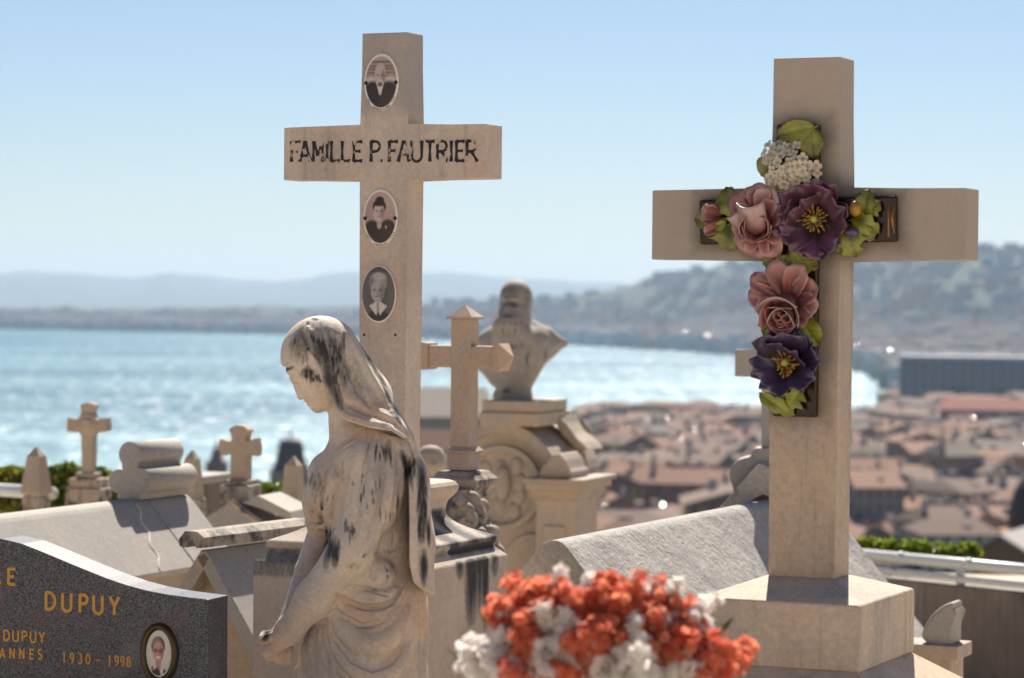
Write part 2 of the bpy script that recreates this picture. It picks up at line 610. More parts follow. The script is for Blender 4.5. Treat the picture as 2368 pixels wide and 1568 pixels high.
def np_mesh(name, verts, faces, mat, parent, attrs=None, smooth=True):
    me = bpy.data.meshes.new(name)
    nf, k = faces.shape
    me.vertices.add(len(verts))
    me.vertices.foreach_set('co', np.asarray(verts, np.float32).ravel())
    me.loops.add(nf * k)
    me.loops.foreach_set('vertex_index', faces.astype(np.int32).ravel())
    me.polygons.add(nf)
    me.polygons.foreach_set('loop_start', np.arange(0, nf * k, k, dtype=np.int32))
    me.update(calc_edges=True)
    if smooth:
        me.shade_smooth()
    if mat:
        me.materials.append(mat)
    for kk, a in (attrs or {}).items():
        a = np.asarray(a, np.float32)
        if a.ndim == 1:
            me.attributes.new(kk, 'FLOAT', 'POINT').data.foreach_set('value', a)
        else:
            c = np.ones((len(a), 4), np.float32)
            c[:, :3] = a
            me.attributes.new(kk, 'FLOAT_COLOR', 'POINT').data.foreach_set('color', c.ravel())
    o = bpy.data.objects.new(name, me)
    COL.objects.link(o)
    if parent is not None:
        o.parent = parent.o if isinstance(parent, Root) else parent
    return o


class View:
    """carving frame: x, z in photograph pixels (z = -y), y = depth in pixels, at distance d"""
    def __init__(self, x0, y0, d):
        self.x0, self.y0, self.d, self.s = x0, y0, d, d / F
        self.o = P(x0, y0, d)
        self.bear = -math.atan2(x0 - CX, F)

    def world(self, v):
        v = np.asarray(v, float)
        dx, dy, dz = v[:, 0] - self.x0, v[:, 1], v[:, 2] + self.y0
        cr, sr = math.cos(ROLL), math.sin(ROLL)
        dx, dz = dx * cr - dz * sr, dx * sr + dz * cr
        c, s = math.cos(self.bear), math.sin(self.bear)
        return np.stack([(c * dx - s * dy) * self.s + self.o.x, (s * dx + c * dy) * self.s + self.o.y, dz * self.s + self.o.z], 1)


def blobs(v, lst):
    """stain strength at carving coordinates v from (x, y, rx, ry, lean, strength)"""
    out = np.zeros(len(v))
    for x, y, rx, ry, a, s in lst:
        dx, dz = v[:, 0] - x, -(v[:, 2]) - y
        ca, sa = math.cos(a), math.sin(a)
        u, w = dx * ca + dz * sa, -dx * sa + dz * ca
        out = np.maximum(out, s * np.exp(-((u / rx) ** 2 + (w / ry) ** 2) * 0.9))
    return out

# ================================================================== the setting
def az(px):
    return math.atan2(px - CX, F)


def yhor(px):
    return 680.0 + (px - CX) * math.tan(ROLL)


SEA_Z = -80.0
NEAR_SHORE = ([-900, 0, 500, 900, 960, 1100, 1230, 1450, 1650, 1760, 1960, 2075, 2092, 2200, 3200], [900, 960, 1050, 1180, 1260, 1400, 1500, 1720, 1760, 1720, 1680, 1760, 2290, 2700, 3200])
FAR_SHORE = ([-900, 0, 640, 980, 1300, 1700, 1900, 1970, 2020, 2060, 2085, 2100, 2200, 3200], [5900, 5700, 5300, 4900, 4480, 3810, 3480, 3250, 2950, 2650, 2440, 2330, 2300, 2300])
HILL_LINE = ([-900, -300, 0, 300, 640, 860, 980, 1130, 1300, 1370, 1440, 1500, 1560, 1660, 1760, 1900, 2000, 2130, 2270, 2367, 2700, 3200],
             [724, 718, 716, 713, 712, 708, 704, 697, 688, 678, 662, 646, 632, 617, 606, 600, 592, 580, 570, 574, 600, 650])
MOUNT_LINE = ([-900, 0, 60, 130, 190, 260, 330, 385, 440, 500, 560, 640, 700, 745, 800, 880, 960, 1040, 1100, 1200, 1300, 1420, 1520, 1700, 2400, 3200],
              [640, 634, 629, 630, 634, 643, 640, 631, 637, 640, 647, 652, 646, 634, 629, 634, 632, 631, 635, 645, 649, 655, 664, 672, 690, 690])


def near_shore(px):
    return float(np.interp(px, *NEAR_SHORE))


def far_shore(px):
    return float(np.interp(px, *FAR_SHORE))


def wob(x, seed, amp):
    r = np.random.default_rng(seed)
    return sum(amp / (k + 1) * math.sin(x * (k + 1) * 0.011 * (1 + .3 * r.random()) + r.random() * 6.28) for k in range(6))


def ground_z(r, px):
    sh = near_shore(px)
    return float(np.interp(r, [0, 17, 21, 60, 430, sh, sh + 40, sh + 400], [GROUND, GROUND, -4.5, -16, -66, -77.5, -86, -92]))


q = NT('earth_and_scrub')
v = q.coords()
c = q.mix(q.ramp(q.noise(v, .08, 6), .4, .6), (0.20, 0.17, 0.13), (0.06, 0.075, 0.035))
gv = q.ramp(q.noise(v, 3.0, 6, .7), .3, .7)
geo = q.n('NewGeometry')
vl = q.n('VectorMath', operation='LENGTH')
q.l(geo.outputs['Position'], vl.inputs[0])
near = q.ramp(vl.outputs['Value'], 15.0, 24.0, 1.0, 0.0)
c = q.mix(near, c, q.mix(q.noise(v, 1.2, 6), (.58, .49, .38), (.68, .59, .47)))
q.l(q.mix(.5, c, q.mix(gv, (.25, .25, .25), (1, 1, 1)), 'MULTIPLY'), q.b.inputs['Base Color'])
q.b.inputs['Roughness'].default_value = .95
q.bump(q.noise(v, 30, 5), .4, .02)
M['earth'] = q.m

# ground: one sheet from the terrace round the camera down to the shore of the old town
rs = [0.01, 6, 12, 17, 21, 35, 60, 120, 250, 430, 600, 800, 950, 1050, 1150, 1250, 1350, 1450, 1600, 1750, 1900, 2050, 2200, 2400, 2700, 3100, 3600]
angs = [az(p) for p in range(-800, 3200, 50)]
a0, a1 = angs[0], angs[-1]
rest = [a1 + (2 * math.pi + a0 - a1) * k / 40 for k in range(1, 40)]
vs, fs = [], []
allang = angs + rest
for a in allang:
    pxl = CX + F * math.tan(a) if abs(a) < 1.2 else (3200 if math.sin(a) > 0 else -800)
    pxl = min(3200, max(-800, pxl))
    for r in rs:
        vs.append((r * math.sin(a), r * math.cos(a), ground_z(r, pxl)))
n = len(rs)
for i in range(len(allang)):
    j = (i + 1) % len(allang)
    for k in range(n - 1):
        fs.append((i * n + k, i * n + k + 1, j * n + k + 1, j * n + k))
tag(mesh_obj('ground', vs, fs, M['earth'], smooth=True), 'earth terrace of the cemetery falling away to the old town', kind='structure')

# sea
q = NT('sea_water')
v = q.coords()
big = q.noise(q.coords(scale=(.0016, .0045, 1), rot=(0, 0, .25)), 1.0, 5, .6)
deep = q.mix(q.ramp(big, .38, .62), (0.005, 0.085, 0.145), (0.012, 0.14, 0.195))
w1 = q.noise(v, .035, 8, .72)
w2 = q.noise(q.coords(loc=(31, 7, 0)), .16, 6, .75)
bp = q.n('Bump')
bp.inputs['Strength'].default_value = .45
bp.inputs['Distance'].default_value = 1.0
q.l(q.math('ADD', q.math('MULTIPLY', w1, 6.0), q.math('MULTIPLY', w2, 1.2)), bp.inputs['Height'])
df = q.n('BsdfDiffuse')
q.l(deep, df.inputs['Color'])
gl = q.n('BsdfGlossy', distribution='BECKMANN')
gl.inputs['Color'].default_value = (.95, .98, 1, 1)
q.l(q.ramp(big, .35, .65, .44, .42), gl.inputs['Roughness'])
q.l(bp.outputs[0], df.inputs['Normal'])
q.l(bp.outputs[0], gl.inputs['Normal'])
crest = q.ramp(q.noise(q.coords(scale=(1, .45, 1), loc=(5, 70, 0)), .075, 9, .80), .50, .70)
fac = q.math('ADD', q.ramp(big, .35, .65, .045, .13), q.math('MULTIPLY', crest, .62))
ms = q.n('MixShader')
q.l(fac, ms.inputs[0])
q.l(df.outputs[0], ms.inputs[1])
q.l(gl.outputs[0], ms.inputs[2])
q.l(ms.outputs[0], q.t.nodes['Material Output'].inputs['Surface'])
M['sea'] = q.m
bm = bmesh.new()
rings = [[(r * math.sin(2 * math.pi * k / 96), r * math.cos(2 * math.pi * k / 96), SEA_Z) for k in range(96)] for r in (600, 1500, 4000, 9000, 15500)]
add_loft(bm, rings, False)
tag(bm_obj('sea', bm, M['sea']), 'wide glittering blue bay', kind='structure')

# the coast across the bay: a plain, a town strip and the wooded hill
q = NT('wooded_hillside')
v = q.coords()
n1 = q.noise(v, .008, 6, .65)
c = q.mix(q.ramp(n1, .42, .60), (0.016, 0.026, 0.018), (0.045, 0.055, 0.038))
c = q.mix(q.math('MULTIPLY', q.ramp(q.noise(q.coords(loc=(900, 0, 0)), .02, 4, .7), .6, .66), .25), c, (0.20, 0.17, 0.14))
q.l(c, q.b.inputs['Base Color'])
q.b.inputs['Roughness'].default_value = 1.0
M['hill'] = q.m
cols = list(range(-700, 3101, 30))
T = [0, .02, .06, .12, .2, .3, .42, .55, .7, .82, .92, 1.0, 1.15, 1.4]


def hill_pt(px, t):
    sh = far_shore(px)
    top = max(sh + 1500, 5300.0)
    r = sh + (top - sh) * t
    h_top = (yhor(px) - float(np.interp(px, *HILL_LINE)) + wob(px, 3, 1.6) - 1.0) / F * top - SEA_Z
    prof = float(np.interp(t, [0, .06, .2, .35, .55, .8, 1, 1.4], [.0, .012, .04, .16, .46, .83, 1.0, .8]))
    if h_top < 70:
        prof = float(np.interp(t, [0, .06, .3, .7, 1, 1.4], [0, .1, .3, .7, 1, .9]))
    z = SEA_Z + 1.2 + max(8, h_top) * prof + (wob(px * 3.1 + t * 700, 11, 3.2) * min(1, t * 4))
    a = az(px)
    return Vector((r * math.sin(a), r * math.cos(a), z))


vs, fs = [], []
for px in cols:
    for t in T:
        vs.append(hill_pt(px, t))
n = len(T)
for i in range(len(cols) - 1):
    for k in range(n - 1):
        fs.append((i * n + k, i * n + n + k, i * n + n + k + 1, i * n + k + 1))
tag(mesh_obj('hills', vs, fs, M['hill'], smooth=True), 'low wooded hill and coastal plain across the bay', kind='structure')

# far mountains
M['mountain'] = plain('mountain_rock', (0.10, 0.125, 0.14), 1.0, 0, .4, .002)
vs, fs = [], []
mcols = list(range(-900, 3201, 20))
for px in mcols:
    a = az(px)
    y = float(np.interp(px, *MOUNT_LINE)) + wob(px * 2.3, 21, 1.3)
    for r, k in ((8200, .0), (10000, .35), (11600, .72), (13000, 1.0), (14500, .7)):
        z = -79 + ((yhor(px) - y) / F * 13000 + 79) * k + (wob(px * 4 + r, 5, 9) if 0 < k < 1 else 0)
        vs.append((r * math.sin(a), r * math.cos(a), z))
for i in range(len(mcols) - 1):
    for k in range(4):
        fs.append((i * 5 + k, i * 5 + 5 + k, i * 5 + 6 + k, i * 5 + k + 1))
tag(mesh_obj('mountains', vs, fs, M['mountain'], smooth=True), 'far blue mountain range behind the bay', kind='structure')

# beach and promenade along the curve of the bay
M['beach'] = plain('shingle_and_paving', (0.40, 0.37, 0.36), .9, 0, .25, .05)
vs, fs = [], []
bc = list(range(1500, 2101, 12))
for px in bc:
    sh = far_shore(px)
    a = az(px)
    for dr, dz in ((-30, -1.0), (5, 1.4), (150, 6.0), (330, 10.5)):
        r = sh + dr
        vs.append((r * math.sin(a), r * math.cos(a), SEA_Z + dz + (0 if dr < 0 else .3)))
for i in range(len(bc) - 1):
    for k in range(3):
        fs.append((i * 4 + k, i * 4 + 4 + k, i * 4 + 5 + k, i * 4 + k + 1))
tag(mesh_obj('beach', vs, fs, M['beach'], smooth=True), 'pale shingle beach and promenade curving round the bay', kind='structure')

# haze: one closed box of even air round everything
HZ = bpy.data.materials.new('haze_air')
HZ.use_nodes = True
ht = HZ.node_tree
ht.nodes.remove(ht.nodes['Principled BSDF'])
pv = ht.nodes.new('ShaderNodeVolumePrincipled')
pv.inputs['Color'].default_value = (0.52, 0.72, 0.95, 1)
pv.inputs['Density'].default_value = 0.64e-4
pv.inputs['Anisotropy'].default_value = 0.35
ht.links.new(pv.outputs[0], ht.nodes['Material Output'].inputs['Volume'])
bm = bmesh.new()
add_box(bm, -15800, 15800, -15800, 15800, -94, 190)
tag(bm_obj('haze', bm, HZ), 'thin blue sea haze', kind='stuff')

# unseen pale wall added behind the viewer to bounce sun onto the fronts
RB = Root('bounce_wall', 'unseen pale wall added behind the viewer to bounce sunlight', 'wall', (0, -6.5, GROUND), 0)
bm = bmesh.new()
add_box(bm, -16, 16, 0, .6, 0, 4.2, .02)
bm_obj('wall_body', bm, M['wallpale'], RB)
bm = bmesh.new()
add_box(bm, -16.1, 16.1, -.08, .68, 4.203, 4.36, .01)
bm_obj('coping', bm, M['wallpale'], RB)

# white slabs added out of view under the frame, bouncing sun upwards
for nm, lab, (x0, x1, y0, y1, zt_) in (('bounce_slab', 'flat white slab added unseen before the veiled statue to bounce sunlight', (-1.05, .02, 3.0, 5.15, -.80)),
                                       ('bounce_slab', 'flat white slab added unseen before the flower cross to bounce sunlight', (.42, 1.5, 2.6, 4.55, -.78))):
    GR = Root(nm, lab, 'bounce slab', ((x0 + x1) / 2, (y0 + y1) / 2, GROUND), 0)
    w_, d_ = (x1 - x0) / 2, (y1 - y0) / 2
    bm = bmesh.new()
    add_box(bm, -w_ + .04, w_ - .04, -d_ + .04, d_ - .04, 0, zt_ - GROUND - .081, .01)
    bm_obj('chest', bm, M['wallpale'], GR)
    bm = bmesh.new()
    add_box(bm, -w_, w_, -d_, d_, zt_ - GROUND - .08, zt_ - GROUND, .012)
    bm_obj('lid', bm, M['wallpale'], GR)

# ================================================================== stroke lettering
def arc(cx, cy, rx, ry, a0, a1, n=10):
    return [(cx + rx * math.cos(math.radians(a0 + (a1 - a0) * i / n)), cy + ry * math.sin(math.radians(a0 + (a1 - a0) * i / n))) for i in range(n + 1)]


GLYPH = {
    'F': (.5, [[(0, 0), (0, 1)], [(0, .96), (.48, .96)], [(0, .52), (.36, .52)]]),
    'A': (.62, [[(0, 0), (.31, 1)], [(.31, 1), (.62, 0)], [(.11, .3), (.51, .3)]]),
    'M': (.66, [[(0, 0), (.04, 1)], [(.04, 1), (.33, .28)], [(.33, .28), (.62, 1)], [(.62, 1), (.66, 0)]]),
    'I': (.06, [[(.03, 0), (.03, 1)]]),
    'L': (.48, [[(0, 0), (0, 1)], [(0, .04), (.48, .04)]]),
    'E': (.5, [[(0, 0), (0, 1)], [(0, .96), (.5, .96)], [(0, .5), (.4, .5)], [(0, .04), (.5, .04)]]),
    'P': (.5, [[(0, 0), (0, 1)], [(0, .97), (.22, .97)] + arc(.24, .73, .24, .24, 90, -90) + [(0, .47)]]),
    'R': (.54, [[(0, 0), (0, 1)], [(0, .97), (.22, .97)] + arc(.24, .73, .24, .24, 90, -90) + [(0, .47)], [(.24, .47), (.54, 0)]]),
    'U': (.56, [[(0, 1), (0, .28)] + arc(.28, .28, .28, .28, 180, 360) + [(.56, 1)]]),
    'T': (.56, [[(.28, 0), (.28, 1)], [(0, .96), (.56, .96)]]),
    'D': (.58, [[(0, 0), (0, 1)], [(0, .97), (.16, .97)] + arc(.16, .5, .42, .47, 90, -90, 14) + [(0, .03)]]),
    'Y': (.6, [[(.3, 0), (.3, .48)], [(.3, .48), (0, 1)], [(.3, .48), (.6, 1)]]),
    'N': (.56, [[(0, 0), (0, 1)], [(0, 1), (.56, 0)], [(.56, 0), (.56, 1)]]),
    'S': (.46, [arc(.23, .74, .22, .23, 40, 270, 10) + arc(.23, .26, .23, .25, 90, -150, 10)]),
    'C': (.5, [arc(.3, .5, .3, .47, 50, 310, 14)]),
    '1': (.2, [[(.12, 0), (.12, 1)], [(.12, 1), (0, .8)]]),
    '3': (.46, [arc(.2, .74, .22, .23, 130, -90, 10) + arc(.2, .26, .25, .25, 90, -140, 10)]),
    '0': (.5, [arc(.25, .5, .25, .48, 0, 360, 18)]),
    '9': (.48, [arc(.24, .7, .23, .28, 0, 360, 14), [(.47, .7), (.42, .3), (.2, 0)]]),
    '8': (.48, [arc(.24, .74, .2, .23, 0, 360, 14), arc(.24, .26, .24, .25, 0, 360, 14)]),
    '2': (.48, [arc(.23, .73, .22, .24, 160, -30, 9) + [(0, .04), (.48, .04)]]),
    '5': (.46, [[(.42, .96), (.06, .96), (.03, .55)] + arc(.2, .3, .25, .28, 110, -140, 10)]),
    '7': (.46, [[(0, .96), (.46, .96), (.14, 0)]]),
    '-': (.4, [[(0, .45), (.4, .45)]]),
    '.': (.08, [[(.0, .05), (.08, .05)]]),
}
_lay = [0]


def add_glyph(bm, ch, pos, h, t, wscale=1.0, flare=0.0, thick=.0008):
    """pos(u, v, n) gives the point u along, v up, n proud of the surface"""
    for line in GLYPH[ch][1]:
        pts = [Vector((p[0] * wscale * h, p[1] * h)) for p in line]
        n = len(pts)
        L, Rr = [], []
        for i, p in enumerate(pts):
            d = (pts[min(i + 1, n - 1)] - pts[max(i - 1, 0)]).normalized()
            nn = Vector((-d.y, d.x))
            w = t * .5 * (1 + (flare if i in (0, n - 1) else 0))
            L.append(p + nn * w)
            Rr.append(p - nn * w)
        if flare and n == 2:
            mid = (pts[0] + pts[1]) / 2
            d = (pts[1] - pts[0]).normalized()
            nn = Vector((-d.y, d.x)) * t * .42
            L.insert(1, mid + nn)
            Rr.insert(1, mid - nn)
            n = 3
        _lay[0] = (_lay[0] + 1) % 7
        top = thick + _lay[0] * .00006
        a = [bm.verts.new(pos(p.x, p.y, top)) for p in L]
        b = [bm.verts.new(pos(p.x, p.y, top)) for p in Rr]
        a2 = [bm.verts.new(pos(p.x, p.y, -.0006)) for p in L]
        b2 = [bm.verts.new(pos(p.x, p.y, -.0006)) for p in Rr]
        for i in range(n - 1):
            bm.faces.new((a[i], a[i + 1], b[i + 1], b[i]))
            bm.faces.new((a2[i], a2[i + 1], a[i + 1], a[i]))
            bm.faces.new((b[i], b[i + 1], b2[i + 1], b2[i]))
        bm.faces.new((a[0], b[0], b2[0], a2[0]))
        bm.faces.new((a[-1], a2[-1], b2[-1], b[-1]))


def write(text, pos, u0, v0, h, t, mat, parent, xs, wscale=1.0, flare=0.0, dv=0.0, one=None):
    """letters at the given left edges xs (one per non-space character)"""
    bm = bmesh.new() if one else None
    k = 0
    for ch in text:
        if ch == ' ':
            continue
        x = xs[k]
        k += 1
        b = bm if one else bmesh.new()
        add_glyph(b, ch, lambda u, v, n, x=x: pos(u0 + x + u, v0 + v + dv * x, n), h, t, wscale, flare)
        if not one:
            bm_obj('letter', b, mat, parent)
    if one:
        bm_obj(one, bm, mat, parent)


# ------------------------------------------------------------------ enamel portraits (flat print on a domed oval)
def smooth(x, a, b):
    t = np.clip((x - a) / (b - a), 0, 1)
    return t * t * (3 - 2 * t)


def portrait(kind, u, w):
    """print colours at u (right), w (up), both in -1..1 inside the oval"""
    n = len(u)
    r = np.random.default_rng(5)
    C = np.zeros((n, 3))

    def put(mask, col):
        nonlocal C
        C = C * (1 - mask[:, None]) + np.array(col) * mask[:, None]

    def el(cx, cy, rx, ry, soft=.12):
        d = np.sqrt(((u - cx) / rx) ** 2 + ((w - cy) / ry) ** 2)
        return 1 - smooth(d, 1 - soft, 1 + soft)

    def face(cx, cy, rx, ry, skin, dark, glasses=False, lean=0):
        put(el(cx, cy, rx, ry, .1), skin)
        put(el(cx + rx * .75, cy - ry * .1, rx * .5, ry * .8, .5) * el(cx, cy, rx, ry, .1) * .5, dark)
        put(el(cx - rx * .42, cy + ry * .12, rx * .26, ry * .10, .6) * .65, dark)
        put(el(cx + rx * .42, cy + ry * .12, rx * .26, ry * .10, .6) * .65, dark)
        put(el(cx + rx * .04, cy - ry * .18, rx * .12, ry * .22, .6) * .35, dark)
        put(el(cx, cy - ry * .48, rx * .36, ry * .07, .6) * .5, dark)
        if glasses:
            for s in (-.45, .45):
                put(el(cx + rx * s, cy + ry * .1, rx * .42, ry * .22, .15) * .85, (0.16, 0.04, 0.05))

    sep, dk = (0.40, 0.27, 0.22), (0.028, 0.013, 0.010)
    if kind == 'old_man':
        C[:] = (0.50, 0.38, 0.34)
        for yy in (.78, .62, .50, .36, .24):
            put(el(0.0, yy, 1.4, .05, .8) * .8, (0.12, 0.06, 0.045))
        put(1 - smooth(w + .55 * np.abs(u) * 0, -.12, .12) * 1.0, dk)
        put(el(-.62, .02, .28, .22, .6) * .9, (0.62, 0.52, 0.47))
        put(el(.62, .05, .3, .2, .6) * .9, (0.62, 0.52, 0.47))
        put(el(-.55, -.42, .55, .45, .2), dk)
        put(el(.55, -.42, .55, .45, .2), dk)
        put(el(-.03, .34, .36, .40, .1), (0.50, 0.40, 0.36))
        face(-.03, .22, .34, .38, (0.52, 0.42, 0.37), (0.06, 0.03, 0.025))
        put(el(-.03, .0, .2, .12, .4) * .8, (0.60, 0.53, 0.48))
        put(np.clip(1 - smooth(np.abs(u + .03) - (.24 + (w + .05) * .42), -.02, .03), 0, 1) * (w < -.02) * (w > -.52), (0.66, 0.58, 0.52))
        put(el(-.03, -.10, .17, .09, .3) * .8, dk)
    elif kind == 'young_woman':
        C[:] = (0.46, 0.30, 0.26)
        put(el(.5, .9, 1, .7, .8) * .6, (0.60, 0.45, 0.40))
        put(el(-.04, .42, .44, .28, .1), dk)
        put(el(-.02, .66, .29, .16, .15), dk)
        put(el(-.03, -.12, .23, .28, .1), (0.52, 0.37, 0.32))
        face(-.05, .20, .36, .35, (0.62, 0.47, 0.41), (0.03, 0.015, 0.012))
        put(el(-.05, .54, .36, .11, .2), dk)
        put(el(-.52, -.66, .62, .55, .1), dk)
        put(el(.52, -.66, .62, .58, .1), dk)
        put((1 - smooth(w, -.62, -.42)), dk)
        put(el(-.03, -.30, .15, .15, .2), (0.50, 0.36, 0.31))
        put(el(.40, -.38, .05, .07, .3), (0.50, 0.38, 0.32))
    elif kind == 'lady_collar':
        C[:] = (0.085, 0.072, 0.068)
        put(el(-.8, .1, .35, 1.2, .8) * .6, (0.17, 0.145, 0.135))
        put(el(.85, .1, .3, 1.2, .8) * .5, (0.19, 0.16, 0.15))
        put(el(.0, .42, .54, .38, .12), (0.30, 0.27, 0.25))
        put(el(.02, .64, .42, .14, .5), (0.46, 0.43, 0.40))
        put(el(-.36, .40, .10, .26, .5) * .6, (0.16, 0.14, 0.13))
        put(el(-.03, -.34, .22, .34, .1), (0.30, 0.26, 0.24))
        face(-.03, .10, .42, .40, (0.44, 0.39, 0.355), (0.03, 0.025, 0.025))
        put((1 - smooth(w + .45 * np.abs(u), -.52, -.40)), (0.02, 0.017, 0.018))
        put(el(-.02, -.48, .14, .22, .2), (0.36, 0.315, 0.29))
        for s in (-1, 1):
            a_, b_ = u * s, w
            m = np.ones(n)
            tri = ((.07, -.26), (.56, -.44), (.09, -.80))
            for (x0, y0), (x1, y1) in zip(tri, tri[1:] + tri[:1]):
                dd = ((x1 - x0) * (b_ - y0) - (y1 - y0) * (a_ - x0)) / math.hypot(x1 - x0, y1 - y0)
                m = m * smooth(-dd, -.02, .02)
            put(m, (0.66, 0.62, 0.58))
    else:                                           # smiling woman with tinted glasses, colour print
        C[:] = (0.62, 0.57, 0.50)
        put(el(.0, .34, .58, .46, .1), (0.07, 0.055, 0.05))
        put(el(-.16, .50, .36, .26, .4) * .8, (0.24, 0.20, 0.19))
        put(el(.05, -.36, .25, .36, .1), (0.42, 0.23, 0.16))
        face(.02, .10, .46, .46, (0.50, 0.27, 0.19), (0.10, 0.04, 0.03), True)
        put(el(.04, -.16, .22, .06, .3), (0.72, 0.62, 0.55))
        put((1 - smooth(w + .35 * np.abs(u - .1), -.62, -.48)), (0.035, 0.03, 0.04))
        put(el(.28, -.72, .14, .28, .3), (0.66, 0.58, 0.58))
        put(el(-.50, -.66, .10, .10, .3), (0.30, 0.05, 0.07))
        put(el(.10, -.52, .16, .2, .4) * .8, (0.42, 0.23, 0.17))
    return C * (1 + (r.random((n, 1)) - .5) * .12)


def medallion(parent, pos, rx, ry, kind, rim_mat, rim=.10, screws=True, caption=None, bronze=False):
    """oval enamel plaque; pos(u, v, n) in metres from its centre"""
    NR, NS = 30, 80
    bm = bmesh.new()
    prof = [(1.0, -.0005), (1.0, .0022), (.985, .0036), (.95, .0042), (1 - rim, .0044), (1 - rim - .03, .0040), (.6, .0039)]
    rings = [[pos(rx * r * math.cos(2 * math.pi * k / NS), ry * r * math.sin(2 * math.pi * k / NS), z) for k in range(NS)] for r, z in prof]
    add_loft(bm, rings)
    med = bm_obj('medallion', bm, rim_mat, parent, True)
    k0 = 1 - rim
    u, w, vs = [], [], []
    for i in range(NR + 1):
        r = i / NR
        for k in range(NS):
            a = 2 * math.pi * k / NS
            u.append(r * math.cos(a))
            w.append(r * math.sin(a))
            vs.append(pos(rx * k0 * u[-1], ry * k0 * w[-1], .0047 + .0024 * (1 - r * r)))
    fs = []
    for i in range(NR):
        for k in range(NS):
            j = (k + 1) % NS
            fs.append((i * NS + k, (i + 1) * NS + k, (i + 1) * NS + j, i * NS + j))
    mesh_obj('portrait', vs, fs, M['print'], med, True, {'paint': portrait(kind, np.array(u), np.array(w))})
    if bronze:
        bm = bmesh.new()
        prof = [(1.0, -.0005), (1.22, -.0005), (1.22, .004), (1.14, .0095), (1.05, .0085), (1.0, .0045)]
        rings = [[pos((rx + .018 * (r - 1) * 3.2) * math.cos(2 * math.pi * k / 60), (ry + .018 * (r - 1) * 3.2) * math.sin(2 * math.pi * k / 60), z) for k in range(60)] for r, z in prof]
        add_loft(bm, rings, False)
        for k in range(48):
            a = 2 * math.pi * k / 48
            c = pos((rx + .008) * math.cos(a), (ry + .008) * math.sin(a), .0088)
            bmesh.ops.create_icosphere(bm, subdivisions=1, radius=.0016, matrix=Matrix.Translation(c))
        bm_obj('frame', bm, M['bronze'], med, True)
    if screws:
        for s in (-1, 1):
            bm = bmesh.new()
            rings = [[pos(s * rx * .86 + rr * math.cos(2 * math.pi * k / 12), -ry * .03 + rr * math.sin(2 * math.pi * k / 12), z)
                      for k in range(12)] for rr, z in ((.0042, .003), (.0042, .0062), (.0028, .0078))]
            add_loft(bm, rings)
            bm_obj('screw', bm, M['black'], med, True)
    if caption:
        bm = bmesh.new()
        n = len(caption)
        for i, ch in enumerate(caption):
            if ch == ' ':
                continue
            a = math.radians(-145 + 110 * i / (n - 1))
            c = (rx * .945 * math.cos(a), ry * .955 * math.sin(a))
            tx, ty = -math.sin(a) * rx, math.cos(a) * ry
            l = math.hypot(tx, ty)
            tx, ty = tx / l, ty / l
            h = .0042
            add_glyph(bm, ch, lambda uu, vv, nn, c=c, tx=tx, ty=ty: pos(c[0] + tx * uu - ty * (vv - h / 2), c[1] + ty * uu + tx * (vv - h / 2), .0043 + nn * .3), h, .0007, .8)
        bm_obj('inscription', bm, M['black'], med)
    return med

# ================================================================== the cross of the FAUTRIER family
YAW = math.radians(-24.3)
LEFT_D = 6.2
c0 = P(905, 1115, LEFT_D)
LC = Root('stone_cross', 'limestone cross lettered with a family name, three oval portraits, behind the veiled statue', 'cross', (c0.x, c0.y, GROUND), YAW)
HW, HD = .0575, .0395
zt = LC.on(900, 75, 1, -HD).z
za, zb = LC.on(888, 290.5, 1, -HD).z, LC.on(888, 414.5, 1, -HD).z
zc = LC.on(900, 1112, 1, -HD).z
xl, xr = LC.on(655.5, 350, 1, -HD).x, LC.on(1126, 350, 1, -HD).x
sl = LC.on(836, 200, 1, -HD).x
sr = LC.on(941, 200, 1, -HD).x
bm = bmesh.new()
add_prism(bm, [(sl, zc), (sr, zc), (sr, zb), (xr, zb), (xr, za), (sr, za), (sr, zt), (sl, zt), (sl, za), (xl, za), (xl, zb), (sl, zb)], -HD, HD, .0028)
bm_obj('cross_body', bm, M['limestone'], LC)


def lc_pos(u, v, n):
    return Vector((u, -HD - n, v))


letters = [('F', 674, 20.6), ('A', 692.8, 25), ('M', 724, 22), ('I', 754, 4), ('L', 766, 19), ('L', 791, 18), ('E', 818, 19), ('P', 858, 20), ('.', 880, 4),
           ('F', 900, 19.5), ('A', 920.4, 25), ('U', 952, 22), ('T', 983, 20.6), ('R', 1011, 23), ('I', 1041, 4), ('E', 1055, 17.5), ('R', 1079.4, 23)]
for ch, px, wd in letters:
    f = (px - 674) / 426
    top, bot = 327.0 - 2 * f, 374.5 - .6 * f
    p0 = LC.on(px, bot, 1, -HD)
    h = LC.on(px, top, 1, -HD).z - p0.z
    bm = bmesh.new()
    add_glyph(bm, ch, lambda u, v, n, p0=p0: lc_pos(p0.x + u, p0.z + v, n), h, .0056, wd / .893 / (GLYPH[ch][0] * 47), .55)
    bm_obj('letter', bm, M['black_paint'], LC)

for (px, py, kind, cap, scr) in ((883, 190, 'old_man', '1857. FAUTRIER PIERRE. 1925', True), (881, 503, 'young_woman', '1882. FAUTRIER. 1939', True), (877, 680, 'lady_collar', None, False)):
    c = LC.on(px, py, 1, -HD)
    medallion(LC, lambda u, v, n, c=c: lc_pos(c.x + u, c.z + v, n), .0425, .0632, kind, M['enamel'], .115 if scr else .06, scr, cap)
for px in (842, 914):
    c = LC.on(px, 774.5, 1, -HD)
    bm = bmesh.new()
    add_loft(bm, [[lc_pos(c.x + r * math.cos(2 * math.pi * k / 10), c.z + r * math.sin(2 * math.pi * k / 10), n) for k in range(10)] for r, n in ((.0030, -.001), (.0030, .0004), (.0014, .0012))])
    bm_obj('screw_hole', bm, M['black'], LC)

